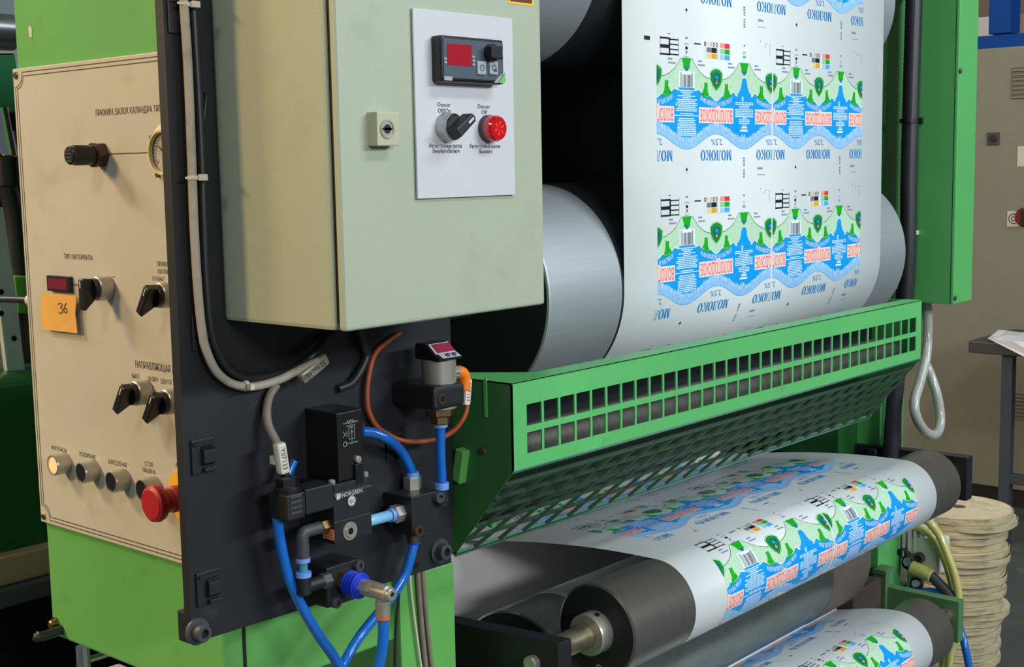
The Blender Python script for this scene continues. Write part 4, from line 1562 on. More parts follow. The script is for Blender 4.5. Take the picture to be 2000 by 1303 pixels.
disc(3, I_GR, PKB, -0.0395, 0.0025, 0.0016, 8)
for cc, sg in ((PKA, -1), (PKA, 1), (PKB, -1), (PKB, 1)):
    for r_ in range(2):
        x = cc + sg * 0.0385 - 0.008
        while x < cc + sg * 0.0385 + (0.002 if r_ == 0 else 0.009):
            rect(3, I_GR if r_ else I_TB, x, x + 0.0018, -0.0115 + r_ * 0.0055, -0.0090 + r_ * 0.0055)
            x += 0.0027
# marks under the lettering
for i in range(9):
    if i != 4:
        rect(3, I_GR, PKB - 0.0025 - (0.001 if i < 2 else 0), PKB + 0.0022, 0.131 + i * 0.0036, 0.1332 + i * 0.0036)
for i in range(7):
    rect(3, I_GR, CTR[2] - 0.040 + i * 0.0024, CTR[2] - 0.0385 + i * 0.0024, 0.1465, 0.1500)
rect(3, I_GR, CTR[2] - 0.040, CTR[2] - 0.016, 0.1580, 0.1588)
rect(3, I_K, PKA - 0.0003, PKA + 0.0003, 0.1440, 0.1530)
rect(3, I_K, PKA - 0.004, PKA + 0.004, 0.1482, 0.1488)
poly(3, I_K, [(PKA - 0.003, 0.1482), (PKA, 0.1440), (PKA + 0.003, 0.1482)])
for x, s, w, h in ((0.298, -0.046, .006, .0006), (0.298, -0.046, .0006, .006), (0.312, -0.042, .0006, .014), (0.309, -0.045, .007, .0006), (0.283, -0.049, .003, .0006), (0.2835, -0.0505, .0006, .004)):
    rect(3, I_GR, x, x + w, s, s + h)


def cell_mesh(x1):
    """one bag's design, cut at the bag's edges"""
    bm = bmesh.new()
    lay = bm.faces.layers.int.new('layer')
    for layer, ink, P, F in cell:
        vs = [bm.verts.new((p[0], p[1], 0)) for p in P]
        for f in F:
            try:
                fc = bm.faces.new([vs[i] for i in f])
            except ValueError:
                continue
            fc.material_index = ink
            fc[lay] = layer
    for xx_, cl in ((0.0, -1), (x1, 1)):
        bmesh.ops.bisect_plane(bm, geom=bm.verts[:] + bm.edges[:] + bm.faces[:], plane_co=(xx_, 0, 0), plane_no=(cl, 0, 0), clear_outer=True)
    return bm, lay


bag_l = cell_mesh(B_W)
bag_r = cell_mesh(B_W)
web = MB()
# the sheet itself, two faces 0.3 mm apart
vs, fs = [], []
n = len(SA)
for i in range(n):
    vs += [webpt(XWL, SA[i], 0), webpt(XWR, SA[i], 0), webpt(XWL, SA[i], -0.0002), webpt(XWR, SA[i], -0.0002)]
for i in range(n - 1):
    a, c = 4 * i, 4 * i + 4
    fs += [(a, a + 1, c + 1, c), (a + 3, a + 2, c + 2, c + 3), (a, c, c + 2, a + 2), (a + 1, a + 3, c + 3, c + 1)]
web.add(vs, fs, 0, True)
XB1, XB2 = 1.580, 1.580 + B_W + 0.0045
S_CURVED = [SA[2]]


def put_cell(bagm, x0, kx, sk, smin, smax):
    bm = bagm[0].copy()
    lay = bm.faces.layers.int['layer']
    for v in bm.verts:
        v.co = (x0 + v.co.x * kx, sk + v.co.y, 0)
    ss = [v.co.y for v in bm.verts]
    lo, hi = min(ss), max(ss)
    if hi < smin or lo > smax:
        bm.free()
        return
    if lo < smin:
        bmesh.ops.bisect_plane(bm, geom=bm.verts[:] + bm.edges[:] + bm.faces[:], plane_co=(0, smin, 0), plane_no=(0, -1, 0), clear_outer=True)
    if hi > smax:
        bmesh.ops.bisect_plane(bm, geom=bm.verts[:] + bm.edges[:] + bm.faces[:], plane_co=(0, smax, 0), plane_no=(0, 1, 0), clear_outer=True)
    s = max(lo, S_CURVED[0])
    if hi > s:
        cuts = [v for v in SA if s < v < hi]
        for c_ in cuts:
            bmesh.ops.bisect_plane(bm, geom=bm.verts[:] + bm.edges[:] + bm.faces[:], plane_co=(0, c_, 0), plane_no=(0, 1, 0))
    bm.verts.ensure_lookup_table()
    for i, v in enumerate(bm.verts):
        v.index = i
    co = [(v.co.x, v.co.y) for v in bm.verts]
    for f in bm.faces:
        L = f[lay]
        base = len(web.v)
        web.v += [webpt(co[v.index][0], co[v.index][1], 0.00007 * L) for v in f.verts]
        web.f.append(list(range(base, base + len(f.verts))))
        web.m.append(f.material_index)
        web.s.append(False)
    bm.free()


sA0 = 2.05 - zs0
for k in range(-3, 5):
    for bg, x0, kx in ((bag_l, XB1, 1.0), (bag_r, XB2, 0.965)):
        put_cell(bg, x0, kx, sA0 + k * P_REP, 0.25, s_hidden)
# second pass: the runs over the front rollers, in register with the shields on them
sB0 = SA[iT] + math.radians(37.9) * R1R
for k in range(-3, 5):
    for bg, x0, kx in ((bag_l, XB1, 1.0), (bag_r, XB2, 0.965)):
        put_cell(bg, x0, kx, sB0 + k * P_REP, s_hidden, SA[-1] - 0.25)
# single black register mark in the left margin
for s in (sA0 - 0.030, ):
    v = [webpt(XB1 - 0.030, s - 0.009, 0.0003), webpt(XB1 - 0.016, s - 0.009, 0.0003), webpt(XB1 - 0.016, s - 0.0035, 0.0003), webpt(XB1 - 0.030, s - 0.0035, 0.0003)]
    web.add(v, [(0, 1, 2, 3)], I_K)
wo = web.build('printed_web', INKS)
tag(wo, 'continuous white plastic web printed with blue and green milk labels running through the press', 'printed web')
bag_l[0].free()
bag_r[0].free()

# drums
XDL, XDR = 1.335, 2.402


def drum(z, label, XDR=XDR, RD=RD):
    t = thing('cooling_drum', label, 'drum', (XDL, YW0 + RD, z))
    c0, c1 = Vector((XDL, YW0 + RD, z)), Vector((XDR, YW0 + RD, z))
    X_ = Vector((1, 0, 0))
    b = MB().lathe(c0, X_, [(RD - 0.004, 0.0), (RD - 0.001, 0.001), (RD - 0.0006, 0.004), (RD - 0.0006, XDR - XDL - 0.004), (RD - 0.001, XDR - XDL - 0.001), (RD - 0.004, XDR - XDL)], 128)
    b.build('drum_shell', DRUM, t)
    for cc in (c0, c1):
        MB().lathe(cc, X_, [(RD - 0.004, 0.0), (0.03, 0.0)], 64).build('end_plate', BLACKDEEP, t)
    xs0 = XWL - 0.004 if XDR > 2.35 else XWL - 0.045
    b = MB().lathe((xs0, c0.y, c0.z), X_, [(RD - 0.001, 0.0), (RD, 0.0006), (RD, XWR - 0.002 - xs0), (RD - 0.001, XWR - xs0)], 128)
    sl = b.build('dark_drum_band', BLACKDEEP, t)  # black band round the drum's middle, about as wide as the web
    sl['label'] = 'black band round the middle of the drum'
    MB().cyl(c0 - X_ * 0.13, c1 + X_ * 0.10, 0.03).build('shaft', DGREY, t)
    return t


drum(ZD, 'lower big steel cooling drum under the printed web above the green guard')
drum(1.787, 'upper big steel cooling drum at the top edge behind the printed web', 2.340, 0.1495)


def roller(name, label, c, r, x0, x1, m, shaft0, shaft1, parts=True):
    t = thing(name, label, 'roller', (x0, c[0], c[1]))
    X_ = Vector((1, 0, 0))
    c0, c1 = Vector((x0, c[0], c[1])), Vector((x1, c[0], c[1]))
    b = MB().lathe(c0, X_, [(r - 0.003, 0.0), (r, 0.002), (r, x1 - x0 - 0.002), (r - 0.003, x1 - x0)], 96)
    b.build('roller_shell', m, t)
    for cc in (c0, c1):
        MB().lathe(cc, X_, [(r - 0.003, 0.0), (0.01, 0.0)], 64).build('end_face', BLACKM, t)
    MB().cyl((shaft0, c[0], c[1]), (x0 + 0.01, c[0], c[1]), 0.0165).build('shaft', SHAFT, t)
    MB().cyl((x1 - 0.01, c[0], c[1]), (shaft1, c[0], c[1]), 0.0165).build('shaft', SHAFT, t)
    if parts:
        b = MB().lathe(c0, -X_, [(0.0165, 0.002), (0.0165, 0.022), (0.027, 0.022), (0.0285, 0.020), (0.0285, 0.0)], 40)
        b.cyl(c0 + Vector((-0.011, -0.010, 0.0262)), c0 + Vector((-0.011, -0.0108, 0.0286)), 0.003, m=1)
        b.build('shaft_collar', [NICKEL, BLACK], t)
        b = MB().lathe(c0 + Vector((-0.0004, -0.004, -0.050)), -X_, [(0.0048, 0), (0.0030, 0)], 20)
        b.build('stamped_mark', PRESTXT, t)
    return t


roller('guide_roller', 'dark front guide roller with bare left end on the black arm', R1C, R1R, 1.357, 2.403, ROLL, 1.252, 2.51)
roller('guide_roller', 'lowest dark guide roller at the bottom right corner under the printed web', R3C, R1R, 1.357, 2.388, ROLL, 1.252, 2.51)
t2 = roller('nip_roller', 'wide shiny dark roller under the front guide roller with brown rubber end', R2C, R2R, 1.40, 2.30, ROLLG, 1.252, 2.51, False)
b = MB().lathe((2.15, R2C[0], R2C[1]), (1, 0, 0), [(R2R - 0.001, 0), (R2R + 0.0012, 0.002), (R2R + 0.0012, 0.147), (R2R - 0.004, 0.151)], 96)
b.build('rubber_band', RUBBER, t2)

# ------------------------------------------------------------------ arms holding the rollers
fr = thing('press_stand', 'green upright stand on the far right side of the press with its roller arms', 'machine stand', (2.55, 1.3, 0.0))
lb_ = thing('roller_bracket', 'black flat brackets right of the green leg carrying the left roller ends', 'bracket', (1.262, 1.2, 0.5))
b = MB().prism([(1.024, 0.845), (1.024, 0.9045), (1.46, 0.876), (1.46, 0.818)], 'X', 1.25, 1.277, 0.0015)
arm = b.build('roller_arm', BLACKM, lb_)
p = at(1043, 1294, X=1.25)
b = MB().cyl((1.252, p.y, p.z), (1.240, p.y, p.z), 0.0105, bev=0.0012)
b.build('bolt', NICKEL, arm)
b = MB().prism([(1.012, 0.835), (1.012, 0.9215), (1.23, 0.920), (1.46, 0.910), (1.46, 0.835)], 'X', 2.50, 2.528, 0.0015)
arm = b.build('roller_arm', BLACKM, fr)
arm['label'] = 'black flat arm behind the front roller'
p = at(1709, 880, X=2.5)
b = MB().cyl((2.502, p.y, p.z - 0.004), (2.485, p.y, p.z - 0.004), 0.011, bev=0.0012)
b.build('bolt', BLACKM, arm)
a, c = at(1745, 1149, X=2.50), at(1873, 1176, X=2.50)
b = MB().prism([(c.y, c.z), (a.y, a.z), (1.46, a.z), (1.46, a.z - 0.085), (c.y, c.z - 0.085)], 'X', 2.50, 2.525, 0.0015)
b.build('roller_arm', mat('arm_green', (78, 122, 78), 0.4, var=0.05), fr)
b = MB().prism([(1.022, 0.56), (1.022, 0.63), (1.46, 0.63), (1.46, 0.56)], 'X', 1.25, 1.277, 0.0015)
b.build('roller_arm', BLACKM, lb_)
# end plates that carry arms, drums and rollers at the back
b = MB().box(1.20, 2.61, 1.46, 1.475, 0.0, 2.1)
b.build('t', BLACKDEEP).name = 'press_back_sheet'
tag(bpy.data.objects['press_back_sheet'], 'dark navy backing sheet closing the press behind the drums', 'backing sheet')

# white film under the web
xa = 1.285
xe = 2.28
b = MB()
vs, fs = [], []
prof = [(1.445, 0.945), (1.440, 0.92), (1.432, 0.88), (1.424, 0.84), (1.415, 0.80), (1.409, 0.772)]
NX = 30
for i, (y, z) in enumerate(prof):
    for j in range(NX):
        t = j / (NX - 1)
        x = xa + (xe - 0.004 * i * 0 - xa) * t
        vs.append((x, y + 0.004 * math.sin(t * 5 + i * 0.7), z))
for i in range(len(prof) - 1):
    for j in range(NX - 1):
        fs.append((i * NX + j, i * NX + j + 1, (i + 1) * NX + j + 1, (i + 1) * NX + j))
b.add(vs, fs, 0, True)
b.add([(v[0], v[1] + 0.0006, v[2]) for v in vs], [f[::-1] for f in fs], 0, True)
tag(b.build('plain_film', FILM), 'plain grey-white film sheet hanging behind the left arm under the web', 'film sheet')

# ------------------------------------------------------------------ green guard
YG = 1.0
GX0, GX1 = 1.143, 2.2525
GZ0, GZ1 = 1.149, 1.2525
gd = thing('roller_guard', 'green sheet metal guard with square holes in front of the lower drum', 'guard', ((GX0 + GX1) / 2, YG, GZ0))
hz = [(at(1028, 790, Y=YG).z, at(1029, 824, Y=YG).z)]
t0, t1 = at(1028.5, 790.5, Y=YG), at(1790, 619.5, Y=YG)
m0, m1 = at(1029, 832.5, Y=YG), at(1030.5, 845, Y=YG)
b0, b1 = at(1030.5, 886, Y=YG), at(1789, 684, Y=YG)
hx0, hx1 = t0.x, t1.x
zt, zb = (t0.z + t1.z) / 2, (b0.z + b1.z) / 2
zm1, zm0 = m0.z, m1.z
pitch = at(1061.5, 785, Y=YG).x - hx0
NH = int(round((hx1 - hx0 + 0.004) / pitch))
pitch = (hx1 - hx0 + 0.004) / NH
b = MB()
th = 0.002
b.box(GX0, GX1, YG, YG + th, zt, GZ1, 0)
b.box(GX0, GX1, YG, YG + th, GZ0, zb, 0)
b.box(GX0, hx0, YG, YG + th, zb, zt, 0)
b.box(hx1, GX1, YG, YG + th, zb, zt, 0)
b.box(hx0, hx1, YG, YG + th, zm0, zm1, 0)
for i in range(1, NH):
    x = hx0 + i * pitch
    b.box(x - 0.004, x, YG, YG + th, zb, zm0)
    b.box(x - 0.004, x, YG, YG + th, zm1, zt)
b.cyl((GX0, YG + 0.0018, GZ1 - 0.0015), (GX1, YG + 0.0018, GZ1 - 0.0015), 0.0019, n=10)
b.build('front_panel', G_GUARD, gd)
b = MB().prism([(GX0, YG), (GX1, YG), (GX1, 1.030), (1.365, 1.0315), (1.222, 1.033), (1.175, 1.098), (GX0, 1.100)], 'Z', GZ1 - 0.002, GZ1 + 0.0002)
b.build('top_flange', G_GUARD, gd)
b = MB().prism([(YG, GZ1), (YG, GZ0), (1.0965, 1.0325), (1.115, 1.030), (1.155, 1.06), (1.155, 1.15), (1.115, GZ1 - 0.004), (1.06, GZ1 - 0.0005)], 'X', GX0, GX0 + 0.002)
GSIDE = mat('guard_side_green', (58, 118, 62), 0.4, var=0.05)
b.build('side_panel', GSIDE, gd)
b = MB().prism([(YG, GZ1), (YG, GZ0), (1.0965, 1.0325), (1.110, 1.030), (1.155, 1.06), (1.150, 1.15), (1.088, 1.20), (1.06, GZ1 - 0.0005)], 'X', GX1 - 0.002, GX1)
b.build('side_panel', GSIDE, gd)
a, c = at(946, 740, X=GX0), at(952, 815, X=GX0)
MB().box(GX0 - 0.0012, GX0 + 0.001, a.y - 0.004, a.y + 0.001, c.z, a.z, 0.0004).build('weld_strip', G_GUARD, gd)
p = at(944, 881, X=GX0)
MB().cyl((GX0 + 0.001, p.y, p.z), (GX0 - 0.003, p.y, p.z), 0.005, bev=0.0015).build('rivet', DGREY, gd)
a, c = at(893, 845, X=GX0), at(915, 880, X=GX0)
b = MB().prism([(1.068, 1.165), (1.080, 1.168), (1.088, 1.13), (1.076, 1.125)], 'X', GX0 - 0.012, GX0 + 0.001, 0.001)
b.build('latch', G_FRAME, gd)
MB().box(GX0 + 0.003, GX1 - 0.003, 1.094, 1.0955, 1.150, 1.230).build('added_dark_sheet', BLACKDEEP, gd)  # black sheet added behind the holes so that they stay dark
# grille
e0, e1 = Vector((0, YG, GZ0)), Vector((0, 1.097, 1.0315))
dv = e1 - e0
nv = Vector((0, dv.z, -dv.y)).normalized()


def gp(x, t, off=0.0):
    return Vector((x, 0, 0)) + e0 + dv * t + nv * off


b = MB()


def flat(b, P, Q, w, th):
    d = (Q - P).normalized()
    s = d.cross(nv).normalized() * w
    o = nv * th
    v = [P - s - o, P + s - o, P + s + o, P - s + o, Q - s - o, Q + s - o, Q + s + o, Q - s + o]
    b.add(v, [(0, 1, 2, 3), (7, 6, 5, 4), (0, 4, 5, 1), (1, 5, 6, 2), (2, 6, 7, 3), (3, 7, 4, 0)])


T0 = 0.16
NR = 5
for i in range(NR + 1):
    t = T0 + (0.97 - T0) * i / NR
    w_ = 0.0014
    flat(b, gp(GX0 + 0.002, t), gp(GX1 - 0.002, t), w_, 0.0022)
cellp = 0.046
nb = int((GX1 - GX0) / cellp) + 2
for i in range(nb):
    x = GX0 + i * cellp
    sh = -0.092
    for (ta, tb) in ((T0, 0.97),):
        xa_, xb_ = x + 0.03, x + 0.03 + sh
        # clip to the guard's width
        if xb_ < GX0:
            f = (GX0 - xa_) / (xb_ - xa_)
            if f <= 0:
                continue
            tb = ta + (tb - ta) * f
            xb_ = GX0
        if xa_ > GX1:
            f = (xa_ - GX1) / (xa_ - xb_)
            if f >= 1:
                continue
            ta = ta + (tb - ta) * f
            xa_ = GX1
        flat(b, gp(xa_, ta, 0.001), gp(xb_, tb, 0.001), 0.0013, 0.0022)
b.build('expanded_mesh', MESHM, gd)
b = MB()
flat(b, gp(GX0, 0.012), gp(GX1, 0.012), 0.002, 0.001)
flat(b, gp(GX0, 0.985), gp(GX1, 0.985), 0.004, 0.002)
b.build('mesh_edge', mat('mesh_edge_green', (96, 150, 128), 0.3, 0.2), gd)
# roller seen through the holes
roller('small_roller', 'thin dark roller seen through the lower holes of the green guard', (1.058, 1.160), 0.026, 1.16, 2.235, ROLL, 1.146, 2.249, False)
bpy.data.objects['small_roller']['category'] = 'roller'
roller('inner_roller', 'dark green roller dimly seen behind the diamond mesh of the guard', (1.135, 1.085), 0.032, 1.16, 2.235, mat('green_roller', (46, 74, 52), 0.35, 0.3), 1.146, 2.249, False)
roller('inner_roller', 'added black roller shading the web deep behind the diamond mesh', (1.215, 1.045), 0.030, 1.16, 2.235, BLACKM, 1.146, 2.249, False)  # extra roller added to block light from the web behind the mesh

# ------------------------------------------------------------------ far side frame
b = MB().box(2.513, 2.622, 1.20, 1.47, 0.0, 2.1, 0.002)
b.build('post', G_BOX, fr)
p = at(1754, 1078, Y=1.2)
MB().cyl((p.x, 1.201, p.z), (p.x, 1.1985, p.z), 0.006).build('plugged_hole', BLACK, fr)
b = MB().box(2.43, 2.513, 1.25, 1.46, 0.9, 1.16, 0.002)
b.build('lower_gusset', G_DARK, fr)
# bearing block near the nip roller
bb = thing('bearing_block', 'dark brown bearing block beside the brown end of the shiny roller', 'bearing block', (2.40, 1.2, 0.62))
b = MB().box(2.306, 2.425, 1.15, 1.32, 0.580, 0.672, 0.003)
b.build('housing', mat('bearing_brown', (70, 60, 56), 0.55), bb)
for dy in (0.02, 0.05, 0.08):
    MB().cyl((2.307, 1.16 + dy, 0.645), (2.304, 1.16 + dy, 0.645), 0.004).build('bolt_head', BLACK, bb)
b = MB().box(2.42, 2.513, 1.21, 1.30, 0.53, 0.60, 0.002)
b.build('foot', BLACKM, bb)
cl = thing('clamp_bolt', 'green clamp with black socket bolt on the far post above the lower arm', 'clamp', (2.51, 1.2, 0.66))
ca, cb = at(1734, 1120, Y=1.17), at(1741, 1188, Y=1.17)
b = MB().box(ca.x - 0.004, ca.x + 0.016, 1.172, 1.2005, cb.z, ca.z, 0.002)
b.box(ca.x - 0.008, ca.x + 0.034, 1.170, 1.2005, ca.z - 0.004, ca.z + 0.006, 0.001)
b.build('clamp_plate', mat('clamp_green', (84, 112, 74), 0.5), cl)
hexbolt((ca.x + 0.026, 1.199, ca.z - 0.016), 0.010, cl)

# junction cover box
xj0, xj1 = 2.50, at(1898, 592, Y=1.047).x
jz = 1.2195
jb = thing('cable_cover', 'tall green cable cover box on the far post at the right', 'cover box', ((xj0 + xj1) / 2, 1.1, jz))
b = MB().box(xj0, xj1, 1.047, 1.136, jz, 2.1, 0.003)
b.build('cover', G_BOX, jb)
MB().box(xj1 - 0.03, xj1 - 0.004, 1.135, 1.2, jz + 0.04, jz + 0.08, 0.001).build('spacer', G_BOX, jb)
MB().box(xj1 - 0.03, xj1 - 0.004, 1.135, 1.2, jz + 0.6, jz + 0.64, 0.001).build('spacer', G_BOX, jb)
MB().box(xj0 - 0.0006, xj0 + 0.001, 1.0525, 1.0535, jz + 0.002, 2.09).build('seam', BLACK, jb)
for (x, y) in ((1866, 138), (1859, 583)):
    p = at(x + 2, y, Y=1.047)
    MB().cyl((max(p.x, xj0 + 0.006), 1.048, p.z), (max(p.x, xj0 + 0.006), 1.044, p.z), 0.005, bev=0.0012).build('screw', DGREY, jb)
p = at(1909, 175, X=xj1)
MB().cyl((xj1 - 0.001, 1.07, p.z), (xj1 + 0.004, 1.07, p.z), 0.006, bev=0.0012).build('screw', NICKEL, jb)

# conduit
xc_ = at(1776, 300, Y=1.135).x
b = MB().tube([(xc_ + 0.02, 1.135, 2.1), (xc_ + 0.008, 1.135, 1.8), (xc_, 1.135, 1.5), (xc_ - 0.002, 1.135, 1.26), (xc_ + 0.004, 1.16, 1.0), (xc_ + 0.006, 1.17, 0.80)], 0.0155, n=18, ring=0.06, ringstep=0.008)
cn = b.build('corrugated_conduit', CONDUIT)
tag(cn, 'black corrugated cable conduit running down beside the green cable cover', 'conduit')
for y, m in ((236, BLACK), (454, TIE)):
    p = at(1776, y, Y=1.135)
    b = MB().lathe((p.x, 1.135, p.z - 0.004), (0, 0, 1), [(0.0165, 0), (0.0185, 0), (0.0185, 0.008), (0.0165, 0.008)], 24)
    b.box(p.x + 0.010, p.x + 0.022, 1.115, 1.135, p.z - 0.006, p.z + 0.006, 0.001)
    b.build('cable_tie', m, cn)
b = MB().tube([(xc_ + 0.055, 1.175, 1.24), (xc_ + 0.045, 1.17, 1.0), (xc_ + 0.045, 1.17, 0.80)], 0.008, n=12)
tag(b.build('thin_conduit', CONDUIT), 'thin black cable to the right of the corrugated conduit below the cover', 'cable')
# hanging grey hose loop
L = [(1809, 585), (1812, 640), (1808, 700), (1797, 745), (1786, 785), (1790, 815), (1806, 842), (1824, 850), (1834, 838), (1836, 810), (1828, 765), (1812, 720), (1796, 690)]
b = MB().tube([at(x, y, Y=v) for (x, y), v in zip(L, [1.13, 1.13, 1.125, 1.12, 1.115, 1.11, 1.11, 1.11, 1.115, 1.12, 1.13, 1.15, 1.18])], 0.0100, n=18)
tag(b.build('grey_hose', mat('grey_hose', (170, 172, 164), 0.25, coat=0.4, dirt=(120, 122, 112), dscale=30, damt=0.5)), 'grey plastic hose hanging in a loop under the green cable cover', 'hose')

# ------------------------------------------------------------------ stack of round boards on the floor
base = at(1863, 1291, Z=0.0)
topz = at(1852, 985, X=base.x).z
NB = 23
rn = random.Random(21)
hgt = topz / NB
Rb = 0.150
DKM = [DISCM, DISCE]
names = ['dusty round board lowest of the floor stack']
for i in range(NB):
    z = i * hgt
    t = i / (NB - 1)
    # the stack bulges and leans a little
    r = Rb * (0.86 + 0.14 * t) * (1 + 0.035 * rn.uniform(-1, 1))
    ox = 0.006 * rn.uniform(-1, 1) - 0.010 * t
    oy = 0.006 * rn.uniform(-1, 1)
    ORD = ['first', 'second', 'third', 'fourth', 'fifth', 'sixth', 'seventh', 'eighth', 'ninth', 'tenth', 'eleventh', 'twelfth', 'thirteenth']
    if i == NB - 1:
        lb = 'topmost pale round board with a small centre hole on the floor stack'
    elif i == NB - 2:
        lb = 'round board directly under the topmost one on the floor stack'
        ox, oy, r = ox + 0.012, oy - 0.014, r * 1.01
    elif i == 0:
        lb = 'lowest round board of the floor stack'
    elif i == 8:
        lb = 'round board sticking out to the right low in the floor stack'
        ox, oy = ox + 0.020, oy - 0.022
    else:
        lb = 'dusty round board, %s from the top of the tall floor stack' % ORD[NB - 1 - i] if i > 11 else 'dusty round board, %s from the bottom of the tall floor stack' % ORD[i]
    c = Vector((base.x + ox, base.y + oy, z))
    h = hgt - 0.0006
    e = min(0.0022, h * 0.2)
    b = MB()
    prof = [(0.012, 0.0), (r - e, 0.0), (r, e), (r * (1 + 0.004 * rn.uniform(-1, 1)), h * 0.5), (r, h - e), (r - e, h)]
    b.lathe(c, (0, 0, 1), prof, 56, m=1)
    wv = [rn.uniform(0, 6.28), rn.uniform(0, 6.28)]
    for v in b.v:
        a_ = math.atan2(v.y - c.y, v.x - c.x)
        k_ = 1 + 0.018 * math.sin(2 * a_ + wv[0]) + 0.012 * math.sin(5 * a_ + wv[1])
        v.x, v.y = c.x + (v.x - c.x) * k_, c.y + (v.y - c.y) * k_
    b.lathe(c, (0, 0, 1), [(r - e, h), (0.012, h), (0.012, 0.0)], 56, m=0)
    o = b.build('round_board', DKM)
    tag(o, lb, 'board', 'round boards stacked on the floor')
    if i == NB - 1:
        b = MB().cyl((c.x, c.y, z + h - 0.004), (c.x, c.y, z + h + 0.0004), 0.020, n=28)
        b.build('centre_hole', mat('hole_brown', (96, 82, 64), 0.8), o)

# ------------------------------------------------------------------ motor and hoses at the right
XM = 2.66
mt = thing('electric_motor', 'small pale electric motor with terminal box behind the far green post', 'motor', (XM, 1.22, 0.72))
mc = at(1784, 1032, X=XM)
b = MB().cyl(mc + Vector((0, 0, -0.055)), mc + Vector((0, 0, 0.035)), 0.042, n=40, bev=0.004)
for i in range(26):
    a = 2 * PI * i / 26
    q = Vector((math.cos(a), math.sin(a), 0))
    b.add([mc + q * 0.040 + Vector((-q.y * .002, q.x * .002, -0.05)), mc + q * 0.049 + Vector((-q.y * .002, q.x * .002, -0.05)), mc + q * 0.049 + Vector((-q.y * .002, q.x * .002, 0.012)), mc + q * 0.040 + Vector((-q.y * .002, q.x * .002, 0.012)),
           mc + q * 0.040 + Vector((q.y * .002, -q.x * .002, -0.05)), mc + q * 0.049 + Vector((q.y * .002, -q.x * .002, -0.05)), mc + q * 0.049 + Vector((q.y * .002, -q.x * .002, 0.012)), mc + q * 0.040 + Vector((q.y * .002, -q.x * .002, 0.012))],
          [(0, 1, 2, 3), (7, 6, 5, 4), (1, 5, 6, 2), (3, 2, 6, 7), (0, 4, 5, 1)])
b.build('motor_body', MOTORM, mt)
tb = at(1807, 1082, X=XM - 0.03)
b = MB().box(tb.x - 0.012, tb.x + 0.05, tb.y - 0.034, tb.y + 0.034, tb.z - 0.040, tb.z + 0.036, 0.008, seg=3)
tbx = b.build('terminal_box', MOTORM, mt)
for dy, dz in ((0.012, -0.006), (0.044, -0.002)):
    p = Vector((tb.x - 0.012, tb.y + dy - 0.006, tb.z + dz))
    b = MB().lathe(p, (-1, 0, 0), [(0.012, -0.004), (0.012, 0.008), (0.0075, 0.010), (0.0075, 0.005)], 28)
    b.lathe(p, (-1, 0, 0), [(0.0075, 0.006), (0, 0.006)], 28, m=1)
    b.build('cable_gland', [DGREY, BLACK], mt)
b = MB().box(mc.x - 0.03, mc.x + 0.03, 1.18, mc.y, mc.z - 0.14, mc.z - 0.05, 0.003)
b.build('gearbox', MOTORM, mt)
b = MB().box(2.598, mc.x + 0.03, 1.21, 1.30, mc.z - 0.20, mc.z - 0.13, 0.002)
b.build('mounting_foot', DGREY, mt)


def px_tube(L, X, r, name, m, label, cat='hose', n=14, ring=0.0):
    if not isinstance(X, (list, tuple)):
        X = [X] * len(L)
    return tag(MB().tube([at(x, y, X=v) for (x, y), v in zip(L, X)], r, n=n, ring=ring).build(name, m), label, cat)


px_tube([(1776, 1024), (1806, 1016), (1832, 1042), (1851, 1085), (1866, 1130), (1873, 1180), (1868, 1235), (1856, 1275), (1851, 1320)], 2.60, 0.0085, 'yellow_hose', YHOSE, 'outer yellowish clear hose arching right of the front roller')
px_tube([(1772, 1028), (1792, 1030), (1822, 1050), (1842, 1086), (1858, 1135), (1863, 1185), (1858, 1235), (1846, 1275), (1838, 1320)], 2.62, 0.0080, 'yellow_hose', YHOSE, 'inner yellowish clear hose arching right of the front roller')
px_tube([(1748, 1192), (1768, 1168), (1797, 1157), (1825, 1156), (1848, 1166), (1866, 1188), (1874, 1222), (1884, 1260), (1894, 1310)], [2.60, 2.60, 2.60, 2.60, 2.60, 2.60, 2.56, 2.54, 2.54], 0.0075, 'blue_hose', HOSE, 'blue air hose looping over the lowest green arm at the right')
px_tube([(1780, 1108), (1800, 1116), (1820, 1126)], 2.60, 0.014, 'spiral_hose', YHOSE, 'short cream spiral hose below the motor terminal box', ring=0.10)
px_tube([(1818, 1124), (1834, 1140), (1846, 1152), (1858, 1166), (1868, 1184)], 2.60, 0.011, 'braided_hose', DGREY, 'dark braided hose continuing from the cream spiral hose')
fb = thing('valve_fitting', 'dark pipe fittings with small chrome ends behind the green post', 'fitting', tuple(at(1785, 1140, X=2.64)))
for (x, y) in ((1774, 1100), (1790, 1142)):
    p = at(x, y, X=2.63)
    MB().cyl(p, p + Vector((-0.03, -0.012, 0.012)), 0.009, bev=0.002).build('chrome_end', CHROME, fb)
    MB().cyl(p + Vector((0.05, 0.02, -0.012)), p, 0.014, bev=0.002).build('fitting_body', BLACKM, fb)

# ------------------------------------------------------------------ far cabinet, table and blue frame on the right
XC = at(1930, 985, Z=0.0).x
fc = thing('control_cabinet', 'large grey-brown electrical control cabinet in the right background', 'cabinet', (XC + 0.2, 1.0, 0.0))
ztop = at(1950, 93, X=XC).z
zpl = at(1900, 945, X=XC).z
b = MB().box(XC, XC + 0.5, 0.6, 5.2, zpl, ztop, 0.006)
b.build('cabinet_body', GREYCAB, fc)
b = MB().box(XC + 0.03, XC + 0.5, 0.62, 5.18, 0.0, zpl)
b.build('plinth', BLACK, fc)


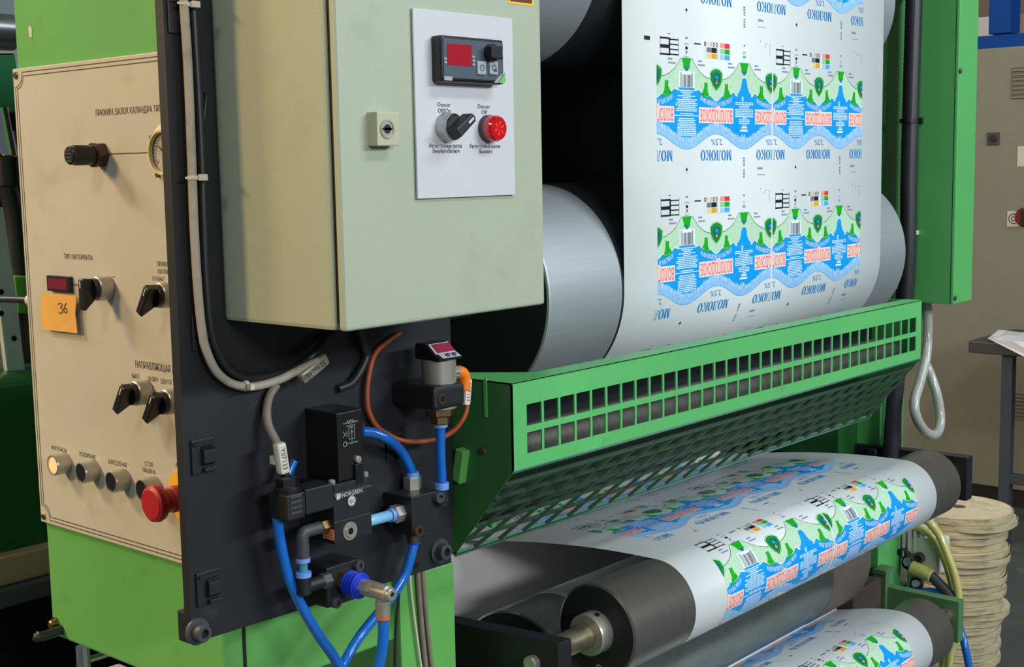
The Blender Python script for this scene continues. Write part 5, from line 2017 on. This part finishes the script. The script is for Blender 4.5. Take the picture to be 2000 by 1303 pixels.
def vent(x0, y0, x1, y1):
    a, c = at(x0, y0, X=XC), at(x1, y1, X=XC)
    b = MB().box(XC - 0.006, XC + 0.001, c.y, a.y, c.z, a.z, 0.001)
    v = b.build('ventilation_grille', VENTM, fc)
    n = 7
    h = (a.z - c.z) / n
    for i in range(n):
        b = MB().box(XC - 0.010, XC - 0.005, c.y + 0.004, a.y - 0.004, c.z + i * h + h * 0.15, c.z + i * h + h * 0.5)
        b.build('louvre', GREYCAB, v)


vent(1978, 132, 2030, 191)
vent(1966, 766, 2024, 823)
a, c = at(1929, 259, X=XC), at(1952, 283, X=XC)
lk = MB().box(XC - 0.008, XC, c.y, a.y, c.z, a.z, 0.002).build('lock', DGREY, fc)
p = (a + c) / 2
MB().cyl((XC - 0.007, p.y, p.z), (XC - 0.016, p.y, p.z), 0.016, bev=0.002).build('lock_knob', BLACK, lk)
a, c = at(1968, 412, X=XC), at(1992, 443, X=XC)
sp = MB().box(XC - 0.003, XC, c.y, a.y, c.z, a.z).build('switch_plate', TIE, fc)
p = (a + c) / 2
b = MB().lathe((XC - 0.0035, p.y, p.z), (-1, 0, 0), [(0.022, 0), (0.018, 0)], 24)
b.lathe((XC - 0.0035, p.y, p.z), (-1, 0, 0), [(0.011, 0), (0.007, 0)], 20)
b.build('printed_symbol', DGREY, sp)
p = at(2003, 424, X=XC)
b = MB().cyl((XC, p.y, p.z), (XC - 0.015, p.y, p.z), 0.040, bev=0.003)
rs = b.build('main_switch', mat('switch_dark_red', (110, 20, 24), 0.4), fc)
MB().box(XC - 0.035, XC - 0.014, p.y - 0.008, p.y + 0.008, p.z - 0.035, p.z + 0.035, 0.004).build('switch_grip', BLACK, rs)
a, c = at(1988, 286, X=XC), at(2016, 325, X=XC)
MB().box(XC - 0.002, XC, c.y, a.y, c.z, a.z).build('paper_label', TIE, fc)

# blue steel rack above the cabinet
bf = thing('blue_rack', 'blue steel rack standing on top of the far control cabinet', 'rack', (XC + 0.1, 1.5, ztop))
b = MB().box(XC + 0.02, XC + 0.12, 0.62, 5.0, ztop, at(1950, 68, X=XC + 0.02).z, 0.004)
b.build('beam', BLUEFR, bf)
a, c = at(1931, 30, X=XC + 0.03), at(1974, 30, X=XC + 0.03)
b = MB().box(XC + 0.03, XC + 0.14, c.y, a.y, ztop + 0.06, ztop + 1.6, 0.004)
b.build('post', BLUEFR, bf)
a, c = at(1912, 36, X=XC + 0.25), at(1932, 66, X=XC + 0.25)
tag(MB().box(XC + 0.2, XC + 0.45, c.y - 0.1, a.y + 0.15, ztop, a.z, 0.01).build('carton', PLASTICB), 'white carton on the cabinet left of the blue rack post', 'box')
a, c = at(1985, 28, X=XC + 0.2), at(2010, 63, X=XC + 0.2)
tag(MB().box(XC + 0.2, XC + 0.4, c.y, a.y, ztop, a.z, 0.004).build('carton', mat('kraft_carton', (196, 160, 128), 0.7)), 'tan carton on the cabinet right of the blue rack post', 'box')
b = MB().box(XC + 0.7, XC + 0.8, 0.0, 5.5, ztop - 0.2, 4.6)
tag(b.build('brown_partition', mat('partition_brown', (112, 92, 76), 0.8, var=0.1)), 'brown partition panel behind the blue rack at the upper right', 'panel')

# work table with plastic film
lp = at(1957, 1062, Z=0.0)
XT = lp.x
tb_ = thing('work_table', 'dark steel work table in front of the far control cabinet', 'table', (XT + 0.3, lp.y - 0.4, 0.0))
z1 = at(1957, 668, X=XT).z
z0 = at(1957, 692, X=XT).z
ya = at(1891, 680, X=XT - 0.03).y
b = MB().box(XT - 0.03, XT + 0.42, ya - 1.3, ya, z0, z1, 0.006)
b.build('table_top', mat('table_top_grey', (62, 62, 64), 0.5), tb_)
wl = 0.021
for (x, y) in ((XT + 0.02, lp.y), (XT + 0.38, lp.y), (XT + 0.02, ya - 1.2), (XT + 0.38, ya - 1.2)):
    b = MB().box(x - wl, x + wl, y - wl, y + wl, 0.0, z0 + 0.002, 0.002)
    b.build('leg', mat('table_leg_blue', (58, 66, 76), 0.5), tb_)
b = MB().box(XT + 0.005, XT + 0.035, ya - 1.2, lp.y, 0.24, 0.28, 0.002)
b.build('stretcher', DGREY, tb_)
# plastic film draped over the table
vs, fs = [], []
rn = random.Random(4)
y_l = at(1915, 665, X=XT - 0.032).y
rows = [(XT + 0.20, z1 + 0.012), (XT + 0.10, z1 + 0.022), (XT + 0.02, z1 + 0.016), (XT - 0.036, z1 + 0.008), (XT - 0.042, z1 - 0.05), (XT - 0.046, z1 - 0.13), (XT - 0.044, z1 - 0.20), (XT - 0.040, z1 - 0.235)]
NC = 18
for i, (x, z) in enumerate(rows):
    for j in range(NC):
        t = j / (NC - 1)
        y = y_l - (0.02 + (0.0 if i < 4 else 0.17 + 0.012 * (i - 3))) - t * (0.62 if i < 4 else 0.34)
        dz = 0.012 * rn.random() if i < 4 else 0.0
        dx = 0.0 if i < 3 else -0.010 * rn.random()
        vs.append((x + dx, y + 0.01 * rn.uniform(-1, 1), z + dz - (0.03 * abs(math.sin(j * 1.3)) if i == 7 else 0)))
for i in range(len(rows) - 1):
    for j in range(NC - 1):
        fs.append((i * NC + j, i * NC + j + 1, (i + 1) * NC + j + 1, (i + 1) * NC + j))
b = MB().add(vs, fs, 0, False)
b.add([(v[0] + 0.0008, v[1], v[2] - 0.0008) for v in vs], [f[::-1] for f in fs], 0, False)
tag(b.build('plastic_film', PLASTICB), 'crumpled white plastic film hanging over the edge of the far work table', 'plastic film')

# ------------------------------------------------------------------ neighbouring machine at the left edge


def pxprism(L, Y, d, bev=0.0, m=0, b=None):
    b = b or MB()
    q = [at(x, y, Y=Y) for x, y in L]
    return b.prism([(v.x, v.z) for v in q], 'Y', Y, Y + d, bev, m)


YL = 2.10
lu = thing('neighbour_unit', 'teal green machine unit partly hidden behind the left edge of the beige panel', 'machine unit', tuple(at(10, 200, Y=YL + 0.1)))
b = pxprism([(-140, 104), (30, 104), (44, 222), (-140, 232)], YL, 0.30, 0.004)
b.build('unit_body', G_TEAL, lu)
b = pxprism([(-140, 100), (29, 99), (29, 104), (-140, 105)], YL - 0.004, 0.30)
b.build('top_edge', TIE, lu)
b = pxprism([(28, 540), (60, 540), (64, 614), (36, 612)], YL - 0.02, 0.2, 0.003)
b.build('lower_bracket', G_FRAME, lu)
b = pxprism([(-140, 224), (75, 214), (90, 560), (95, 725), (-140, 725)], YL + 0.14, 0.03)
b.build('dark_back', BLACKDEEP, lu)
a = at(24, 64, Y=YL + 0.1)
r = (at(0, 28, Y=YL + 0.1).z - at(0, 100, Y=YL + 0.1).z) / 2
b = MB().cyl((a.x - 0.4, YL + 0.1, a.z), (a.x, YL + 0.1, a.z), r, n=48, bev=0.002)
tag(b.build('steel_roller', STEEL), 'bright steel roller at the left edge above the teal machine unit', 'roller')
a, c = at(0, 210, Y=YL - 0.02), at(22, 322, Y=YL - 0.02)
b = MB().cyl(a, c, 0.014, n=24)
ch = b.build('chrome_rod', CHROME)
tag(ch, 'tilted chrome cylinder rod at the left edge beside the beige panel', 'rod')
p = at(22, 237, Y=YL - 0.02)
MB().cyl(p + Vector((0, 0.02, 0)), p - Vector((0, 0.012, 0)), 0.016, bev=0.002).build('black_joint', BLACK, ch)
p = at(14, 318, Y=YL - 0.02)
MB().cyl(p + Vector((0, 0, 0.012)), p - Vector((0, 0, 0.04)), 0.020, bev=0.003).build('rod_end', BLACK, ch)
px2 = [at(x, y, Y=YL + 0.04) for x, y in ((2, 330), (16, 372), (28, 430), (34, 500), (44, 560), (52, 640), (60, 715))]
tag(MB().tube(px2, 0.016).build('black_hose', CABLEB), 'thick black hose between the pale bracket and the beige panel edge', 'hose')
for k, (xo, lb) in enumerate(((36, 'left one of two thin black cables below the small green bracket'), (46, 'right one of two thin black cables below the small green bracket'))):
    L = [at(xo, 606, Y=YL), at(xo + 4, 650, Y=YL), at(xo + 10, 722, Y=YL)]
    tag(MB().tube(L, 0.004).build('thin_cable', DGREY), lb, 'cable')
b = pxprism([(-6, 405), (7, 405), (30, 560), (50, 726), (14, 726), (-6, 560)], YL - 0.06, 0.012, 0.002)
pb_ = b.build('pale_bracket', BRACK)
tag(pb_, 'pale metal bracket strip leaning at the left edge above the green drum cover', 'bracket')
for x, y in ((2, 570), (2, 612), (27, 661)):
    p = at(x, y, Y=YL - 0.06)
    MB().cyl((p.x, p.y + 0.001, p.z), (p.x, p.y - 0.001, p.z), 0.0045).build('hole', BLACK, pb_)
b = pxprism([(-30, 560), (6, 560), (18, 728), (-30, 728)], YL - 0.03, 0.01)
tag(b.build('cream_strip', BEIGE), 'cream sheet strip behind the pale bracket at the left edge', 'sheet strip')

# glossy green drum cover
YD_ = 2.0
p0, p1 = at(76, 724, Y=YD_), at(90, 1058, Y=YD_)
xl_ = at(-120, 900, Y=YD_).x
prof = []
rc = 0.05
for i in range(9):
    a = PI / 2 * i / 8
    prof.append((YD_ + rc - rc * math.sin(a), p0.z - rc + rc * math.cos(a)))
prof = prof[::1] + [(YD_, p1.z), (YD_ + 0.5, p1.z), (YD_ + 0.5, p0.z)]
b = MB().prism(prof, 'X', xl_, 1.15, 0)
tag(b.build('machine_cover', G_DARK), 'glossy dark green rounded machine cover at the lower left edge', 'machine cover')
b = pxprism([(-120, 1092), (-120, 1158), (96, 1106), (96, 1056)], YD_ - 0.02, 0.3)
z0, z1 = at(40, 1125, Y=YD_).z, at(40, 1072, Y=YD_).z
b = MB().box(xl_, 1.15, YD_ - 0.03, YD_ + 0.5, z0, p1.z - 0.0006, 0.003)
tag(b.build('beige_board', mat('board_beige', (150, 130, 100), 0.6, var=0.06)), 'beige board strip under the dark green machine cover', 'board')
z2 = at(40, 1160, Y=YD_).z
b = MB().box(xl_, 1.95, YD_ - 0.05, YD_ + 0.5, z2, z0 - 0.0006, 0.003)
tag(b.build('dark_beam', DGREY), 'dark grey beam under the beige board at the left edge', 'beam')
b = MB().box(xl_ - 0.1, 1.95, YD_ + 0.06, YD_ + 0.5, 0.0, z2 - 0.0006)
tag(b.build('machine_housing', BLACK), 'black machine base below the dark grey beam at the lower left', 'machine base')
p, q = at(104, 1236, Y=1.50), at(72, 1243, Y=1.50)
tag(MB().tube([q, p, p + Vector((0.2, 0.0, 0.008))], 0.0062).build('black_pipe', CABLEB), 'short black pipe sticking out left of the green housing foot', 'pipe')
# low chrome stand under the housing
xs_ = at(163, 1290, Y=1.50)
st = thing('chrome_stand', 'thin chrome stand standing on the floor under the green housing', 'stand', (xs_.x, 1.50, 0.0))
MB().cyl((xs_.x, 1.50, 0.0), (xs_.x + 0.0, 1.50, at(163, 1262, Y=1.50).z), 0.009).build('upright', CHROME, st)
zc_ = at(200, 1280, Y=1.50).z
MB().cyl((xs_.x, 1.50, zc_), (xs_.x + 0.30, 1.50, zc_ + 0.0), 0.004).build('crossbar', CHROME, st)
MB().cyl((xs_.x + 0.30, 1.50, 0.0), (xs_.x + 0.30, 1.50, zc_ + 0.02), 0.009).build('upright', CHROME, st)
p = at(232, 1295, Y=1.75)
b = MB().box(p.x - 0.14, p.x, 1.56, 1.75, p.z - 0.03, p.z, 0.003)
wb = b.build('white_box', WHITE)
tag(wb, 'white box top just visible under the green housing at the bottom left', 'box')
z_ = p.z - 0.03
b = MB().box(p.x - 0.15, p.x + 0.01, 1.55, 1.76, 0.0, z_ - 0.0005, 0.002)
tag(b.build('dark_crate', BLACKM), 'dark crate under the white box below the green housing', 'crate')
